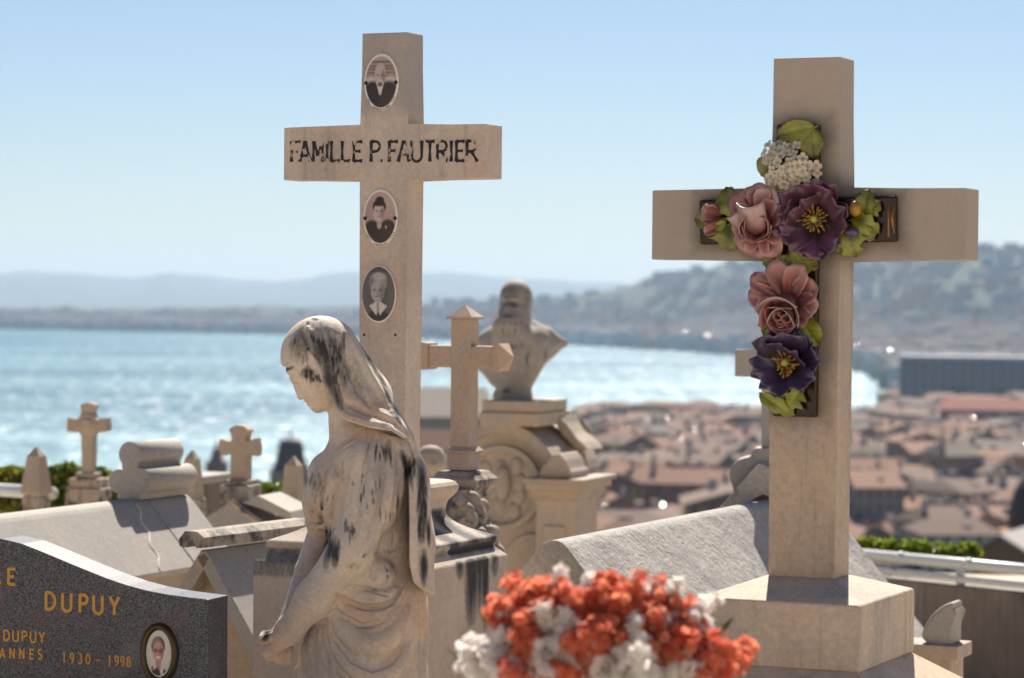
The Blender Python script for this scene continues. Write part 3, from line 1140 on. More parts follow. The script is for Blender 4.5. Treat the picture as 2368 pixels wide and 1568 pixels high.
# moulded pedestal: rounded cap, hollow neck, ogee and chamfered block
PX = LEFT_D / F
prof = [(100, 1109), (114, 1110.5), (125, 1115), (130.5, 1123), (131, 1132), (128, 1140), (121, 1149), (113, 1158), (109.5, 1170), (108.5, 1183), (110, 1192), (114, 1199), (121, 1206),
        (132, 1214), (148, 1223), (166, 1231), (184, 1238), (194, 1242), (197.5, 1245), (198, 1255), (192, 1263), (193, 1266), (200, 1273), (209, 1282), (216, 1288.5), (217.8, 1292), (218, 1300)]
zz = lambda y: P(885, y, LEFT_D).z - GROUND
ctr = LC.L(884.5, 1290, LEFT_D)
prof = [(a * PX, zz(y)) for a, y in prof]
z = prof[-1][1]
lv = [z - .015 * k for k in range(1, 24)] + [.5, .25, 0.0]
prof += [(218 * PX, x) for x in lv if x < z]
prof = prof[::-1]
NSEG = 40
rings = []
for a, z in prof:
    r = []
    for s in range(4):
        for k in range(NSEG):
            t = -a + 2 * a * k / NSEG
            r.append([(t, -a), (a, t), (-t, a), (-a, -t)][s] + (z,))
    rings.append([(x + ctr.x, y + ctr.y, z) for x, y, z in r])
vs = [p for r in rings for p in r]
n = 4 * NSEG
fs = [(i * n + k, i * n + (k + 1) % n, (i + 1) * n + (k + 1) % n, (i + 1) * n + k) for i in range(len(rings) - 1) for k in range(n)]
fs += [tuple(range((len(rings) - 1) * n, len(rings) * n))]
# rain has left black runs under the ogee on the side face, and dark bands on its lip
st = []
zl, zch = zz(1250), zz(1292)
A = 218 * PX
for (x, y, z) in vs:
    lx_, ly_ = x - ctr.x, y - ctr.y
    s = 0.0
    if lx_ > abs(ly_) * .98 and z < zch + .02:
        for cy, w, L, k in ((.02, .030, .15, 1.0), (.062, .016, .12, .9), (.092, .017, .17, 1.0), (-.04, .02, .04, .7), (.14, .02, .05, .6)):
            d = zch - z
            if d > -.004:
                s = max(s, k * math.exp(-((ly_ - cy) / w) ** 2) * max(0, 1 - d / L) ** .6)
    if lx_ > abs(ly_) * .98 and zch + .002 < z < zl + .008:
        s = max(s, .95 * math.exp(-((z - zl + .012) / .010) ** 2) * (1 if ly_ > -.05 else .3))
    if lx_ > abs(ly_) * .9 and zl < z < zz(1180):
        s = max(s, .42 + .25 * math.sin(ly_ * 60 + z * 20))
    if ly_ < -abs(lx_) * .9 and zch - .03 < z < zch + .03:
        s = max(s, .3)
    st.append(min(1.35, s * 1.35))
mesh_obj('pedestal', vs, fs, M['pedestal'], LC, False, {'stain': st})

# ================================================================== the cross with the ceramic flowers
RIGHT_D = 5.2
c0 = P(1868, 1345, RIGHT_D)
RC = Root('stone_cross', 'plain pale limestone cross on a square block, carrying the glazed ceramic flowers', 'cross', (c0.x, c0.y, GROUND), YAW)
RW, RD = .0645, .042
rsl, rsr = RC.on(1781, 800, 1, -RD).x, RC.on(1936, 800, 1, -RD).x
zt = RC.on(1860, 133, 1, -RD).z
za, zb = RC.on(1860, 437, 1, -RD).z, RC.on(1860, 601.5, 1, -RD).z
zc = RC.on(1860, 1337, 1, -RD).z
xl, xr = RC.on(1506.5, 520, 1, -RD).x, RC.on(2234, 520, 1, -RD).x
bm = bmesh.new()
add_prism(bm, [(rsl, zc), (rsr, zc), (rsr, zb), (xr, zb), (xr, za), (rsr, za), (rsr, zt), (rsl, zt), (rsl, za), (xl, za), (xl, zb), (rsl, zb)], -RD, RD, .0025)
bxs = []
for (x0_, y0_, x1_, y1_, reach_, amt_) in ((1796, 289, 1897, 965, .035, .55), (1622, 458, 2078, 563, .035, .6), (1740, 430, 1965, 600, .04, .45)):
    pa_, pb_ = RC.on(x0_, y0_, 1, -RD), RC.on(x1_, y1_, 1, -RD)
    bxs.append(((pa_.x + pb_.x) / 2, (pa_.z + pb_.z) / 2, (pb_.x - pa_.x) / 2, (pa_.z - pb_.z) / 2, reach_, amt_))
M['cross_b'] = stone('sooty_cross_limestone', (0.61, 0.475, 0.355), (0.50, 0.39, 0.30), (0.68, 0.465, 0.30), 0.7, scale=5, spots=.48, seed=3, grey=.5, streak=.5, grime=.25, grime_c=(.20, .165, .14), pits=.8, bump=.4,
                     bands=((1.30, 1.70, (.42, .36, .305), .7), (1.62, 1.74, (.34, .30, .265), .35)), boxes=bxs)
bm_obj('cross_body', bm, M['cross_b'], RC)
BA = .165
p1, p2, p3 = RC.on(1612.5, 1380, 1, -BA), RC.on(1989, 1402.5, 1, -BA), RC.on(2115, 1360.5, 0, RC.on(1989, 1402.5, 1, -BA).x)
bx0, bx1, by0, by1 = p1.x, p2.x, -BA, min(p3.y, BA + .03)
ze = (p1.z + p2.z) / 2
bh = ze - RC.on(1989, 1556, 1, by0).z
bm = bmesh.new()
tx, ty = (rsl + rsr) / 2, 0
rect = lambda z, e=0: [(bx0 - e, by0 - e, z), (bx1 + e, by0 - e, z), (bx1 + e, by1 + e, z), (bx0 - e, by1 + e, z)]
add_loft(bm, [rect(ze - bh), rect(ze), [(rsl - .006, -RD - .006, zc + .001), (rsr + .006, -RD - .006, zc + .001), (rsr + .006, RD + .006, zc + .001), (rsl - .006, RD + .006, zc + .001)]])
bmesh.ops.bevel(bm, geom=bm.edges[:], offset=.004, segments=3, affect='EDGES', profile=.5)
bm_obj('block', bm, M['limestone_b'], RC)
bm = bmesh.new()
e = .075
zs = ze - bh
add_loft(bm, [rect(.45, e), rect(zs - .055, e), rect(zs - .0005, -.006)])
add_box(bm, bx0 - e - .04, bx1 + e + .04, by0 - e - .04, by1 + e + .04, 0, .449, .006, 2)
print('BLOCK', bx0, bx1, by0, by1, ze, zc, bh, rsl, rsr)
bm_obj('step', bm, M['limestone_b'], RC)

# ================================================================== the granite headstone
GD = 5.3
gl = P(250, 1500, GD)
GS = Root('headstone', 'polished grey granite headstone with a curved top and gilt lettering', 'headstone', (gl.x, gl.y, GROUND), math.radians(-20))
TH = .085
front = [(-190, 1290), (-150, 1272), (-110, 1258), (-60, 1247), (0, 1245), (50, 1257), (98, 1276), (146, 1296), (195, 1316.5), (244, 1336), (293, 1353), (342, 1366), (390, 1375), (436, 1381), (481, 1386)]
poly = [GS.on(x, y, 1, 0) for x, y in front]
poly = [(p.x, p.z) for p in poly]
xr = poly[-1][0]
xl = 2 * poly[4][0] - xr
left = [(2 * poly[4][0] - x, z) for x, z in poly[5:]][::-1]
poly = left + poly[4:]
bm = bmesh.new()
add_prism(bm, [(xl, 0.02)] + poly + [(xr + .004, 0.02)], 0, TH, .0022, seg=2)
bm_obj('slab', bm, M['granite'], GS)
bm = bmesh.new()
add_box(bm, xl - .05, xr + .05, -.1, TH + .08, 0, .10, .006)
bm_obj('plinth', bm, M['granite'], GS)


def gs_pos(u, v, n):
    return Vector((u, -n, v))


def gs_line(text, pxs, top0, bot0, top1, bot1, x0, x1, t, one=None, ws=.95):
    bm = bmesh.new() if one else None
    for ch, px in zip(text, pxs):
        f = (px - x0) / (x1 - x0)
        a = GS.on(px, bot0 + (bot1 - bot0) * f, 1, 0)
        b = GS.on(px, top0 + (top1 - top0) * f, 1, 0)
        bb = bm if one else bmesh.new()
        add_glyph(bb, ch, lambda u, v, n, a=a: gs_pos(a.x + u, a.z + v, n), b.z - a.z, t, ws)
        if not one:
            bm_obj('letter', bb, M['gold'], GS)
    if one:
        bm_obj(one, bm, M['gold'], GS)


gs_line('DUPUY', [107, 145, 185, 217, 254], 1368, 1410, 1379, 1421, 107, 254, .0062)
gs_line('FAMILLE', [-158, -128, -92, -58, -42, -12, 20], 1292, 1330, 1314, 1352, -158, 20, .0058)
gs_line('DUPUY', [10, 31, 52, 71, 91], 1456, 1481, 1461, 1486, 10, 91, .0036, 'inscription')
gs_line('LANNES', [-19, 1, 24, 46, 70, 89], 1497, 1520, 1501, 1524, -19, 89, .0034, 'inscription', .85)
gs_line('1930-1998', [147, 163, 182, 200, 224, 252, 266, 280, 294], 1508, 1532, 1518, 1541, 147, 294, .0032, 'inscription', .78)
c = GS.on(369, 1511, 1, 0)
medallion(GS, lambda u, v, n, c=c: gs_pos(c.x + u, c.z + v, n), .0268, .0445, 'glasses', M['enamel'], .08, False, None, True)

# ================================================================== the veiled mourner
SV = View(830, 1150, 5.6)
HC = (748, -848)
FW, DN = (-.84, -.54), (.54, -.84)


def fc(u, v, w, r=None):
    p = (HC[0] + u * FW[0] + v * DN[0], w, HC[1] + u * FW[1] + v * DN[1])
    return p if r is None else (*p, r)


ZB = -1790
B = Field((585, -225, ZB), (1015, 215, -740), 3.0)
rot = math.atan2(.54, .84)
B.ell(fc(0, 0, 0), (78, 66, 84), 8, rot=rot)
B.ell(fc(14, 14, 0), (63, 56, 74), 10, rot=rot)
for s in (-1, 1):
    B.chain([fc(58, 64, s * 5, 15), fc(36, 66, s * 30, 19), fc(8, 52, s * 42, 20)], 14)
    B.ell(fc(44, 26, s * 32), (24, 20, 26), 14, rot=rot)
    B.chain([fc(71, -16, s * 5, 8), fc(62, -15, s * 30, 8), fc(44, -8, s * 50, 8)], 9)
    B.ell(fc(77, 6, s * 24), (13, 15, 10), 7, sub=True, rot=rot)
    B.ell(fc(58, 7, s * 26), (12, 13, 9), 3, rot=rot)
    B.chain([fc(69, 10, s * 16, 2.6), fc(69, 12, s * 27, 2.8), fc(63, 10, s * 37, 2.4)], 2)
B.chain([fc(71, -12, 0, 6), fc(76, 10, 0, 6.5), fc(82, 29, 0, 8)], 7)
for s in (-1, 1):
    B.ell(fc(74, 31, s * 8), (8, 5.5, 6), 4, rot=rot)
B.chain([fc(67, 45, -14, 3), fc(75.5, 44, 0, 5), fc(67, 45, 14, 3)], 4)
B.chain([fc(66, 53, -12, 3.5), fc(74, 53.5, 0, 5.5), fc(66, 53, 12, 3.5)], 4)
B.chain([fc(68, 48.8, -13, 1.6), fc(79, 48.8, 0, 1.8), fc(68, 48.8, 13, 1.6)], 1.5, sub=True)
B.chain([fc(70, 61, -8, 4), fc(72, 61, 8, 4)], 5, sub=True)
B.chain([fc(60, 70, 0, 14), fc(56, 70, 0, 15)], 10)
# hair under the hem of the veil
B.chain([fc(64, -34, -30, 14), fc(40, -18, -58, 15), fc(12, 10, -62, 15)], 5)
B.chain([fc(64, -34, 30, 14), fc(40, -18, 58, 15), fc(12, 10, 62, 15)], 5)
# neck, trunk
B.chain([(795, 0, -915, 42), (808, 0, -985, 44), (815, 0, -1040, 58)], 16)
B.chain([(838, -105, -1072, 62), (834, 0, -1066, 66), (838, 105, -1072, 62)], 22)
for s in (-1, 1):
    B.chain([(814, s * 34, -1008, 40), (858, s * 62, -1034, 58), (905, s * 74, -1052, 58)], 14)
B.ell((842, 0, -1120), (122, 150, 112), 25)
B.ell((775, -48, -1130), (52, 48, 58), 22)
B.ell((775, 48, -1130), (52, 48, 58), 22)
B.ell((862, 0, -1240), (104, 132, 135), 30)
B.ell((858, 0, -1410), (132, 150, 150), 40)
B.ell((838, 0, -1570), (152, 160, 230), 40)
B.chain([(820, -40, -1640, 125), (815, -40, ZB - 40, 140)], 40)
B.chain([(820, 40, -1640, 125), (815, 40, ZB - 40, 140)], 40)
B.ell((848, -128, -1312), (62, 34, 40), 18)
# far arm: loose sleeve, then the forearm running down to the hands
B.chain([(778, 100, -1082, 46), (760, 118, -1150, 54), (748, 124, -1206, 46)], 30)
B.chain([(762, 70, -1100, 52), (752, 80, -1170, 52), (750, 84, -1212, 45)], 14)
B.chain([(748, 118, -1215, 30), (712, 70, -1330, 33), (676, 6, -1425, 26), (650, -22, -1464, 21)], 6)
# near arm
B.chain([(852, -104, -1072, 62), (858, -140, -1150, 54), (812, -160, -1258, 49), (728, -126, -1370, 41), (672, -84, -1446, 29), (650, -70, -1468, 25)], 24)
B.chain([(880, -120, -1090, 46), (872, -128, -1180, 40)], 16)
# hands laid one over the other
B.chain([(652, -68, -1466, 25), (630, -60, -1486, 22)], 6)
B.chain([(650, -24, -1462, 23), (632, -22, -1492, 22)], 6)
for i in range(4):
    B.chain([(634 + 2 * i, -66 + 10 * i, -1478, 10), (616 + 4 * i, -62 + 13 * i, -1496 - i, 9.5), (622 + 7 * i, -52 + 14 * i, -1513 - i, 8.5), (636 + 7 * i, -44 + 14 * i, -1516, 8)], 3)
    B.chain([(640 + 9 * i, -42 + 6 * i, -1478, 10), (640 + 10 * i, -52 + 4 * i, -1506, 9.5), (646 + 9 * i, -40, -1522, 8.5)], 3)
B.chain([(646, -90, -1456, 10), (624, -86, -1462, 9), (608, -72, -1472, 8)], 4)
B.chain([(640, -12, -1462, 10), (612, -22, -1464, 9), (606, -40, -1470, 8)], 4)
# folds of the tunic and the swags of the skirt
G = [(([(783, -1334), (817, -1344), (854, -1348), (886, -1359), (900, -1363)]), 7),
     ([(770, -1347), (802, -1375), (842, -1389), (879, -1387), (904, -1378), (936, -1334)], 10),
     ([(761, -1375), (792, -1409), (839, -1432), (886, -1418), (926, -1378), (943, -1338)], 11),
     ([(756, -1406), (777, -1462), (817, -1506), (858, -1526), (898, -1515), (926, -1481), (945, -1418)], 12),
     ([(752, -1428), (761, -1484), (786, -1530), (823, -1561), (870, -1580), (920, -1560), (948, -1500)], 11),
     ([(730, -1462), (738, -1510), (762, -1560), (800, -1600)], 10),
     ([(712, -1480), (722, -1568), (735, -1660)], 9), ([(690, -1500), (700, -1600), (705, -1700)], 8),
     ([(962, -1360), (968, -1450), (966, -1560)], 7), ([(780, -1580), (830, -1640), (900, -1650), (950, -1600)], 12)]
def resample(pts, n=14):
    p = np.array(pts, float)
    d = np.r_[0, np.cumsum(np.hypot(*np.diff(p, axis=0).T))]
    t = np.linspace(0, d[-1], n)
    return np.c_[np.interp(t, d, p[:, 0]), np.interp(t, d, p[:, 1])]


for (a_, r0_), (b_, r1_) in list(zip(G[:5], G[1:5] + [G[9]])):
    pa, pb = resample(a_), resample(b_)
    gap = np.hypot(*(pa - pb).T).mean()
    B.drape((pa * .5 + pb * .5)[1:-1], min(26, gap * .48), 10, False, .42, .35)
for pts, r in (([(722, -1470), (730, -1560), (748, -1640)], 12), ([(702, -1490), (712, -1580), (718, -1680)], 11), ([(742, -1450), (752, -1540), (784, -1600)], 12), ([(975, -1390), (980, -1470), (976, -1560)], 9),
               ([(665, -1530), (672, -1620), (676, -1720)], 10), ([(684, -1520), (692, -1610), (694, -1710)], 9)):
    B.drape(pts, r, 8, False, .45, .5)
for pts, r in G:
    B.drape(pts, r * .72, 4, True, -.25, .3)
for pts, r in (([(735, -1080), (722, -1140), (726, -1212)], 5), ([(762, -1060), (748, -1140), (748, -1216)], 6), ([(800, -1035), (778, -1120), (768, -1218)], 6),
               ([(812, -1090), (800, -1170), (784, -1226)], 5), ([(905, -1120), (893, -1180), (868, -1235), (838, -1268)], 6),
               ([(836, -1266), (864, -1261), (900, -1263), (938, -1250)], 5), ([(862, -1296), (861, -1334)], 4), ([(890, -1290), (894, -1340)], 4),
               ([(905, -1160), (912, -1220), (905, -1256)], 4), ([(830, -1010), (800, -1030), (775, -1050)], 5), ([(705, -1226), (735, -1228), (765, -1222)], 5)):
    B.drape(pts, r, 4, True, -.1)
for pts, r in (([(745, -1075), (735, -1140), (737, -1214)], 6), ([(780, -1055), (762, -1140), (757, -1216)], 7), ([(870, -1030), (850, -1100), (838, -1200)], 7),
               ([(898, -1060), (892, -1120), (874, -1180)], 7), ([(706, -1218), (735, -1220), (768, -1212)], 6)):
    B.drape(pts, r, 9, False, .5)
for pts, r in (([(842, -990), (822, -1060), (806, -1150), (790, -1226)], 8), ([(872, -995), (862, -1080), (852, -1160), (828, -1238)], 8), ([(905, -1005), (902, -1080), (892, -1160), (868, -1225)], 8), ([(925, -1030), (925, -1110), (915, -1190)], 7)):
    B.drape(pts, r, 8, False, .42)
for pts, r in (([(857, -992), (843, -1070), (830, -1150), (810, -1226)], 4.5), ([(890, -1000), (883, -1080), (873, -1160), (850, -1230)], 4.5), ([(915, -1020), (914, -1100), (905, -1180)], 4.5)):
    B.drape(pts, r, 4, True, -.2)
v, f = B.mesh()
rs_ = np.random.default_rng(12)


def runs(x0, y0, x1, y1, wid, n, ln, s0, s1, lean=0.0):
    """rain runs: thin upright streaks scattered along a line"""
    out = []
    for k in range(n):
        t = rs_.random()
        x, y = x0 + (x1 - x0) * t + rs_.normal() * wid, y0 + (y1 - y0) * t + rs_.normal() * wid * .8
        out.append((x, y, 1.6 + 3.2 * rs_.random(), ln * (.45 + rs_.random()), lean + rs_.normal() * .08, s0 + (s1 - s0) * rs_.random()))
    return out


STAIN = [(742, 815, 15, 50, -.3, .7), (762, 866, 17, 58, -.3, .8), (780, 908, 12, 40, -.25, .7), (770, 830, 34, 66, -.15, .5), (797, 866, 22, 46, .0, .42), (772, 765, 26, 20, 0, .3), (700, 790, 30, 44, .2, .46), (735, 760, 36, 22, 0, .36), (820, 880, 40, 60, -.4, .3), (716, 860, 20, 12, -.2, .62), (668, 852, 14, 4, -.4, .7),
         (730, 738, 7, 2.5, .1, 1.3), (713, 746, 3.5, 3.5, 0, 1.3), (742, 752, 3, 12, 0, .4),
         (838, 798, 4, 24, -.45, .8), (862, 842, 4.5, 36, -.5, .85), (880, 872, 4, 22, -.5, .85), (897, 918, 4.5, 24, -.45, .95), (914, 950, 4.5, 26, -.45, .95),
         (933, 1058, 7, 22, -.3, 1), (945, 1085, 6, 34, -.15, .8), (905, 1000, 46, 3, .25, .45), (780, 1085, 44, 34, .5, .24), (735, 1110, 22, 50, .2, .28),
         (973, 1108, 11, 50, -.05, .9), (973, 1175, 7, 80, .02, .72), (976, 1298, 8, 36, 0, 1.0), (942, 1210, 2.5, 90, 0, .4),
         (763, 1258, 10, 34, .22, .85), (780, 1258, 6, 30, .1, .8), (618, 1458, 8, 18, .4, .8), (815, 1290, 22, 14, 0, .28),
         (866, 1350, 34, 5, .1, .4), (905, 1300, 14, 30, 0, .25), (850, 1435, 40, 4, 0, .3), (860, 1390, 40, 3, 0, .25), (880, 1080, 60, 30, 0, .2), (960, 1000, 14, 26, -.4, .35)]  # thin dark lines also follow the veil edge, mantle slit and swag grooves
STAIN += runs(735, 775, 785, 915, 9, 34, 20, .6, 1.15, -.2) + runs(780, 780, 800, 880, 12, 22, 20, .4, .85) + runs(692, 790, 712, 840, 9, 14, 14, .35, .8, .15) + runs(702, 858, 742, 876, 5, 20, 11, .5, 1.1)
STAIN += runs(975, 1095, 974, 1220, 5, 16, 30, .5, 1.1) + runs(757, 1236, 786, 1262, 5, 14, 22, .5, 1.1) + runs(885, 1040, 905, 1060, 10, 8, 22, .4, .85) + runs(800, 1195, 815, 1215, 8, 7, 16, .4, .8) + runs(840, 1100, 890, 1180, 14, 16, 14, .3, .65)
STAIN += runs(715, 1080, 760, 1150, 16, 16, 16, .25, .6, .3) + runs(935, 1055, 950, 1090, 5, 8, 18, .5, 1.1)
STAIN = [(*t[:5], t[5] * 1.08) for t in STAIN]
stc = P(830, 1300, 5.6)
ST = Root('statue', 'weathered marble statue of a veiled woman with bowed head and folded hands', 'statue', (stc.x, stc.y, GROUND), 0)
loc0 = np.array(ST.loc)
np_mesh('figure', SV.world(v) - loc0, f, M['statue'], ST, {'stain': blobs(v, STAIN)})
body_front = B

V = Field((600, -215, -1500), (1030, 215, -700), 3.0)
V.chain([(742, 0, -823, 93), (790, 0, -885, 84), (824, 0, -930, 84), (850, 0, -1040, 112)], 12)
for s in (-1, 1):
    V.chain([(830, s * 40, -960, 72), (856, s * 74, -1040, 100), (880, s * 80, -1120, 108), (893, s * 82, -1250, 107), (897, s * 80, -1420, 106)], 20)
# creases of the hood
V.drape([(696, -757), (720, -800), (756, -846)], 6, 5, True, -.1)
V.drape([(712, -757), (738, -805), (772, -850), (800, -920)], 8, 9, False, .4)
V.drape([(760, -760), (800, -830), (830, -900), (880, -962)], 7, 8, True, -.1)
V.drape([(800, -770), (845, -850), (890, -930), (935, -1000)], 8, 9, False, .4)
V.drape([(800, -925), (850, -950), (905, -968), (950, -1010)], 8, 9, True, -.1)
V.drape([(930, -985), (960, -1040), (975, -1120), (985, -1240)], 6, 7, True, -.1)
V.drape([(965, -1080), (968, -1180), (972, -1290)], 6, 6, True, -.1)
edge = [(655, -846), (690, -852), (723, -852), (742, -876), (757, -900), (780, -943), (797, -966), (850, -981), (904, -990), (942, -1016), (957, -1060), (942, -1092), (943, -1290), (952, -1330), (975, -1352), (1008, -1374)]
V.prism_sub([(560, -848)] + edge + [(1040, -1380), (1040, -1560), (560, -1560)], 4)
V.prism_sub([(962, -1262), (1010, -1225), (1010, -1262), (985, -1300), (978, -1332), (966, -1310)], 6, y1=-150)
V.drape([(x + 6 if i > 6 else x + 5, z + (8 if 6 <= i <= 9 else 3)) for i, (x, z) in enumerate(edge[:10])], 6.5, 5, False, .35)
V.drape([(952, -1095), (953, -1290), (966, -1330), (990, -1354)], 6, 6, False, .35)
v, f = V.mesh()
np_mesh('veil', SV.world(v) - loc0, f, M['statue'], ST, {'stain': blobs(v, STAIN)})
bm = bmesh.new()
b1 = SV.world(np.array([[820, 0, ZB + 6]]))[0] - loc0
add_box(bm, b1[0] - .21, b1[0] + .21, b1[1] - .21, b1[1] + .21, 0, b1[2], .012, 2)
bm_obj('plinth', bm, M['statue'], ST)

# ================================================================== tombs and small monuments
def gabled(bm, o, x0, x1, drop, y0, y1, thick, rr=.03):
    """thick roof with a rounded ridge at o (local), running along y"""
    def side(off):
        ang = math.atan2(drop, x1)
        pts = [(x0, -drop * (-x0) / x1 - off)]
        for a in np.linspace(-1, 1, 9):
            pts.append((rr * math.sin(a * ang) * 1.0, -rr * (1 - math.cos(a * ang)) * 1.0 - off))
        pts.append((x1, -drop - off))
        # the rounded ridge sits a little under the meeting of the slopes
        low = rr * (1 / math.cos(ang) - 1)
        return [(x, z + (low if 0 < i < 10 else low * 0)) for i, (x, z) in enumerate(pts)]
    top = side(rr * .0)
    bot = [(x1 - .004, -drop - thick), (x0 + .004, -drop * (-x0) / x1 - thick)]
    poly = [(o.x + x, o.z + z) for x, z in top] + [(o.x + x, o.z + z) for x, z in bot]
    add_prism(bm, poly, o.y + y0, o.y + y1, .003)


def roof_poly(x1, drop, rr, thick, n=8):
    ang = math.atan2(drop, x1)
    pts = [(-x1, -drop)]
    cz = -rr / math.cos(ang)
    for a in np.linspace(-ang, ang, n):
        pts.append((rr * math.sin(a), cz + rr * math.cos(a)))
    pts.append((x1, -drop))
    pts += [(x1 - .01, -drop - thick), (-x1 + .01, -drop - thick)]
    return pts


def shifted(poly, o):
    return [(x + o.x, z + o.z) for x, z in poly]


# ---- big tomb on the left with the rolled acroterion
r0 = P(243, 1147, 7.8)
TL = Root('tomb', 'gabled marble tomb with three stone rolls stacked on its ridge, behind the granite headstone', 'tomb', (r0.x, r0.y, GROUND), YAW)
o = Vector((0, 0, r0.z - GROUND + .012))
X1, DR = .192, .213
bm = bmesh.new()
add_prism(bm, shifted(roof_poly(X1, DR, .055, .016), o), -1.15, .172, .002)
bm_obj('roof_slab', bm, M['slab'], TL)
bm = bmesh.new()
add_prism(bm, shifted(roof_poly(X1 + .002, DR, .057, .05), o), .176, .40, .002)
bm_obj('end_slab', bm, M['slab'], TL)
bm = bmesh.new()
add_prism(bm, [(-X1 + .03, 0), (X1 - .03, 0), (X1 - .03, o.z - DR - .01), (0, o.z - .05), (-X1 + .03, o.z - DR - .01)], -1.1, .38, .003)
bm_obj('chest', bm, M['old'], TL)
bm = bmesh.new()
pr = .036
c1, c2, c3 = TL.on(274, 1113, 1, .135), TL.on(322, 1112, 1, .135), TL.on(299.5, 1051, 1, .135)
for c, r, ln in ((c3, .0365, .245), (c1, .034, .27), (c2, .0365, .27)):
    rings = []
    for y, rr in ((.135, r - .002), (.137, r), (.135 + ln - .012, r), (.135 + ln - .004, r - .004), (.135 + ln, r - .012)):
        rings.append([(c.x + rr * math.cos(2 * math.pi * k / 40), y, c.z + rr * math.sin(2 * math.pi * k / 40)) for k in range(40)])
    b = bmesh.new()
    add_loft(b, rings)
    bm_obj('stone_roll', b, M['slab'], TL, False)
for ob in [x for x in TL.o.children if x.name.startswith('stone_roll')]:
    for p in ob.data.polygons:
        p.use_smooth = len(p.vertices) == 4
add_box(bm, c1.x - .005, c2.x + .005, .1355, .395, o.z - .03, (c1.z + c2.z) / 2 + .018, .003)
add_prism(bm, [(c3.x - .018, c1.z), (c3.x + .018, c1.z), (c3.x + .026, c3.z - .028), (c3.x - .026, c3.z - .028)], .1358, .37)
bm_obj('roll_core', bm, M['slab'], TL)
# a vein of pale mortar runs down the slope
bm = bmesh.new()
sl = lambda x: -DR * x / X1 + o.z + .003
pts = []
for k in range(15):
    t = k / 14
    x = .035 + .155 * t
    pts.append((x, .105 - .115 * t + .010 * math.sin(k * 1.3), sl(x) - .0042))
add_tube(bm, pts, .0032, 6)
bm_obj('mortar_seam', bm, plain('pale_mortar', (.74, .67, .57), .8), TL, True)

# ---- small gable with a loose stone beam
r0 = P(470, 1262, 6.75)
g = 6.75 / F
TG = Root('tomb', 'small gabled tomb with a split stone ridge beam, beside the granite headstone', 'tomb', (r0.x, r0.y, GROUND), math.radians(-29))
o = Vector((0, 0, r0.z - GROUND))


def slope_box(bm, sgn, x0, x1, t, y0, y1, ang, off):
    """flat slab leaning down from the ridge on one side"""
    d = Vector((sgn * math.cos(ang), 0, -math.sin(ang)))
    nrm = Vector((sgn * math.sin(ang), 0, math.cos(ang)))
    p = [o + d * x0 + nrm * off, o + d * x1 + nrm * off, o + d * x1 + nrm * (off - t), o + d * x0 + nrm * (off - t)]
    add_prism(bm, [(q_.x, q_.z) for q_ in p], y0, y1, .002)


for s, m_ in ((1, M['slab']), (-1, M['old'])):
    bm = bmesh.new()
    slope_box(bm, s, .012, .62, .033, 0, .62, math.radians(55), .0)
    bm_obj('roof_slab', bm, m_, TG)
bm = bmesh.new()
add_prism(bm, [(o.x - .235, 0), (o.x + .235, 0), (o.x + .235, o.z - .46), (o.x, o.z - .042), (o.x - .235, o.z - .46)], .055, .58)
bm_obj('gable_wall', bm, M['sandy'], TG)
bm = bmesh.new()
h0 = o.z + .012
prof = [(-.038, h0 - .012), (-.040, h0 + .006), (-.022, h0 + .026), (.012, h0 + .026), (.034, h0 + .012), (.036, h0 - .012), (.010, h0 - .014), (.002, h0 + .004), (-.012, h0 + .004), (-.018, h0 - .014)]
add_prism(bm, prof, -.045, .43, .0015)
bm_obj('ridge_beam', bm, M['dirty'], TG)
bm = bmesh.new()
add_box(bm, -.030, .026, .434, .66, h0 - .010, h0 + .018, .002)
bm_obj('ridge_stub', bm, M['slab'], TG)

# ---- big weathered tomb in the middle
r0 = P(1280, 1234, 6.4)
TR = Root('tomb', 'broad weathered marble tomb with a rough sloping lid, behind the orange and white bouquet', 'tomb', (r0.x, r0.y, GROUND), YAW)
o = Vector((0, 0, r0.z - GROUND + .010))
X1, DR = .42, .50
bm = bmesh.new()
add_prism(bm, shifted(roof_poly(X1, DR, .045, .03), o), 0, 1.33, .003)
bm_obj('lid', bm, M['rough'], TR)
bm = bmesh.new()
add_prism(bm, shifted(roof_poly(X1 + .004, DR, .047, .034), o), 1.334, 1.86, .003)
bm_obj('lid', bm, M['rough'], TR)
bm = bmesh.new()
add_box(bm, -X1 - .02, X1 + .02, .02, 1.84, 0, o.z - DR - .031, .004)
bm_obj('chest', bm, M['old'], TR)
# corner horn on its ledge at the far right
cL = TR.L(2172, 1480, 7.25)
bm = bmesh.new()
lz = cL.z - .006
add_box(bm, cL.x - .26, cL.x + .066, cL.y - .065, cL.y + .075, lz - .035, lz, .003)
add_box(bm, cL.x - .25, cL.x + .045, cL.y - .045, cL.y + .07, 0, lz - .0355, .003)
bm_obj('ledge', bm, M['old'], TR)
hp = [TR.on(x, y, 1, cL.y) for x, y in ((2214, 1387), (2216, 1402), (2210, 1412), (2211, 1440), (2213, 1488), (2180, 1497), (2150, 1484), (2136, 1470), (2142, 1450), (2155, 1427), (2170, 1410), (2190, 1395))]
bm = bmesh.new()
add_prism(bm, [(p.x, p.z) for p in hp], cL.y - .04, cL.y + .05, .012, seg=3)
bm_obj('corner_horn', bm, M['slab'], TR)

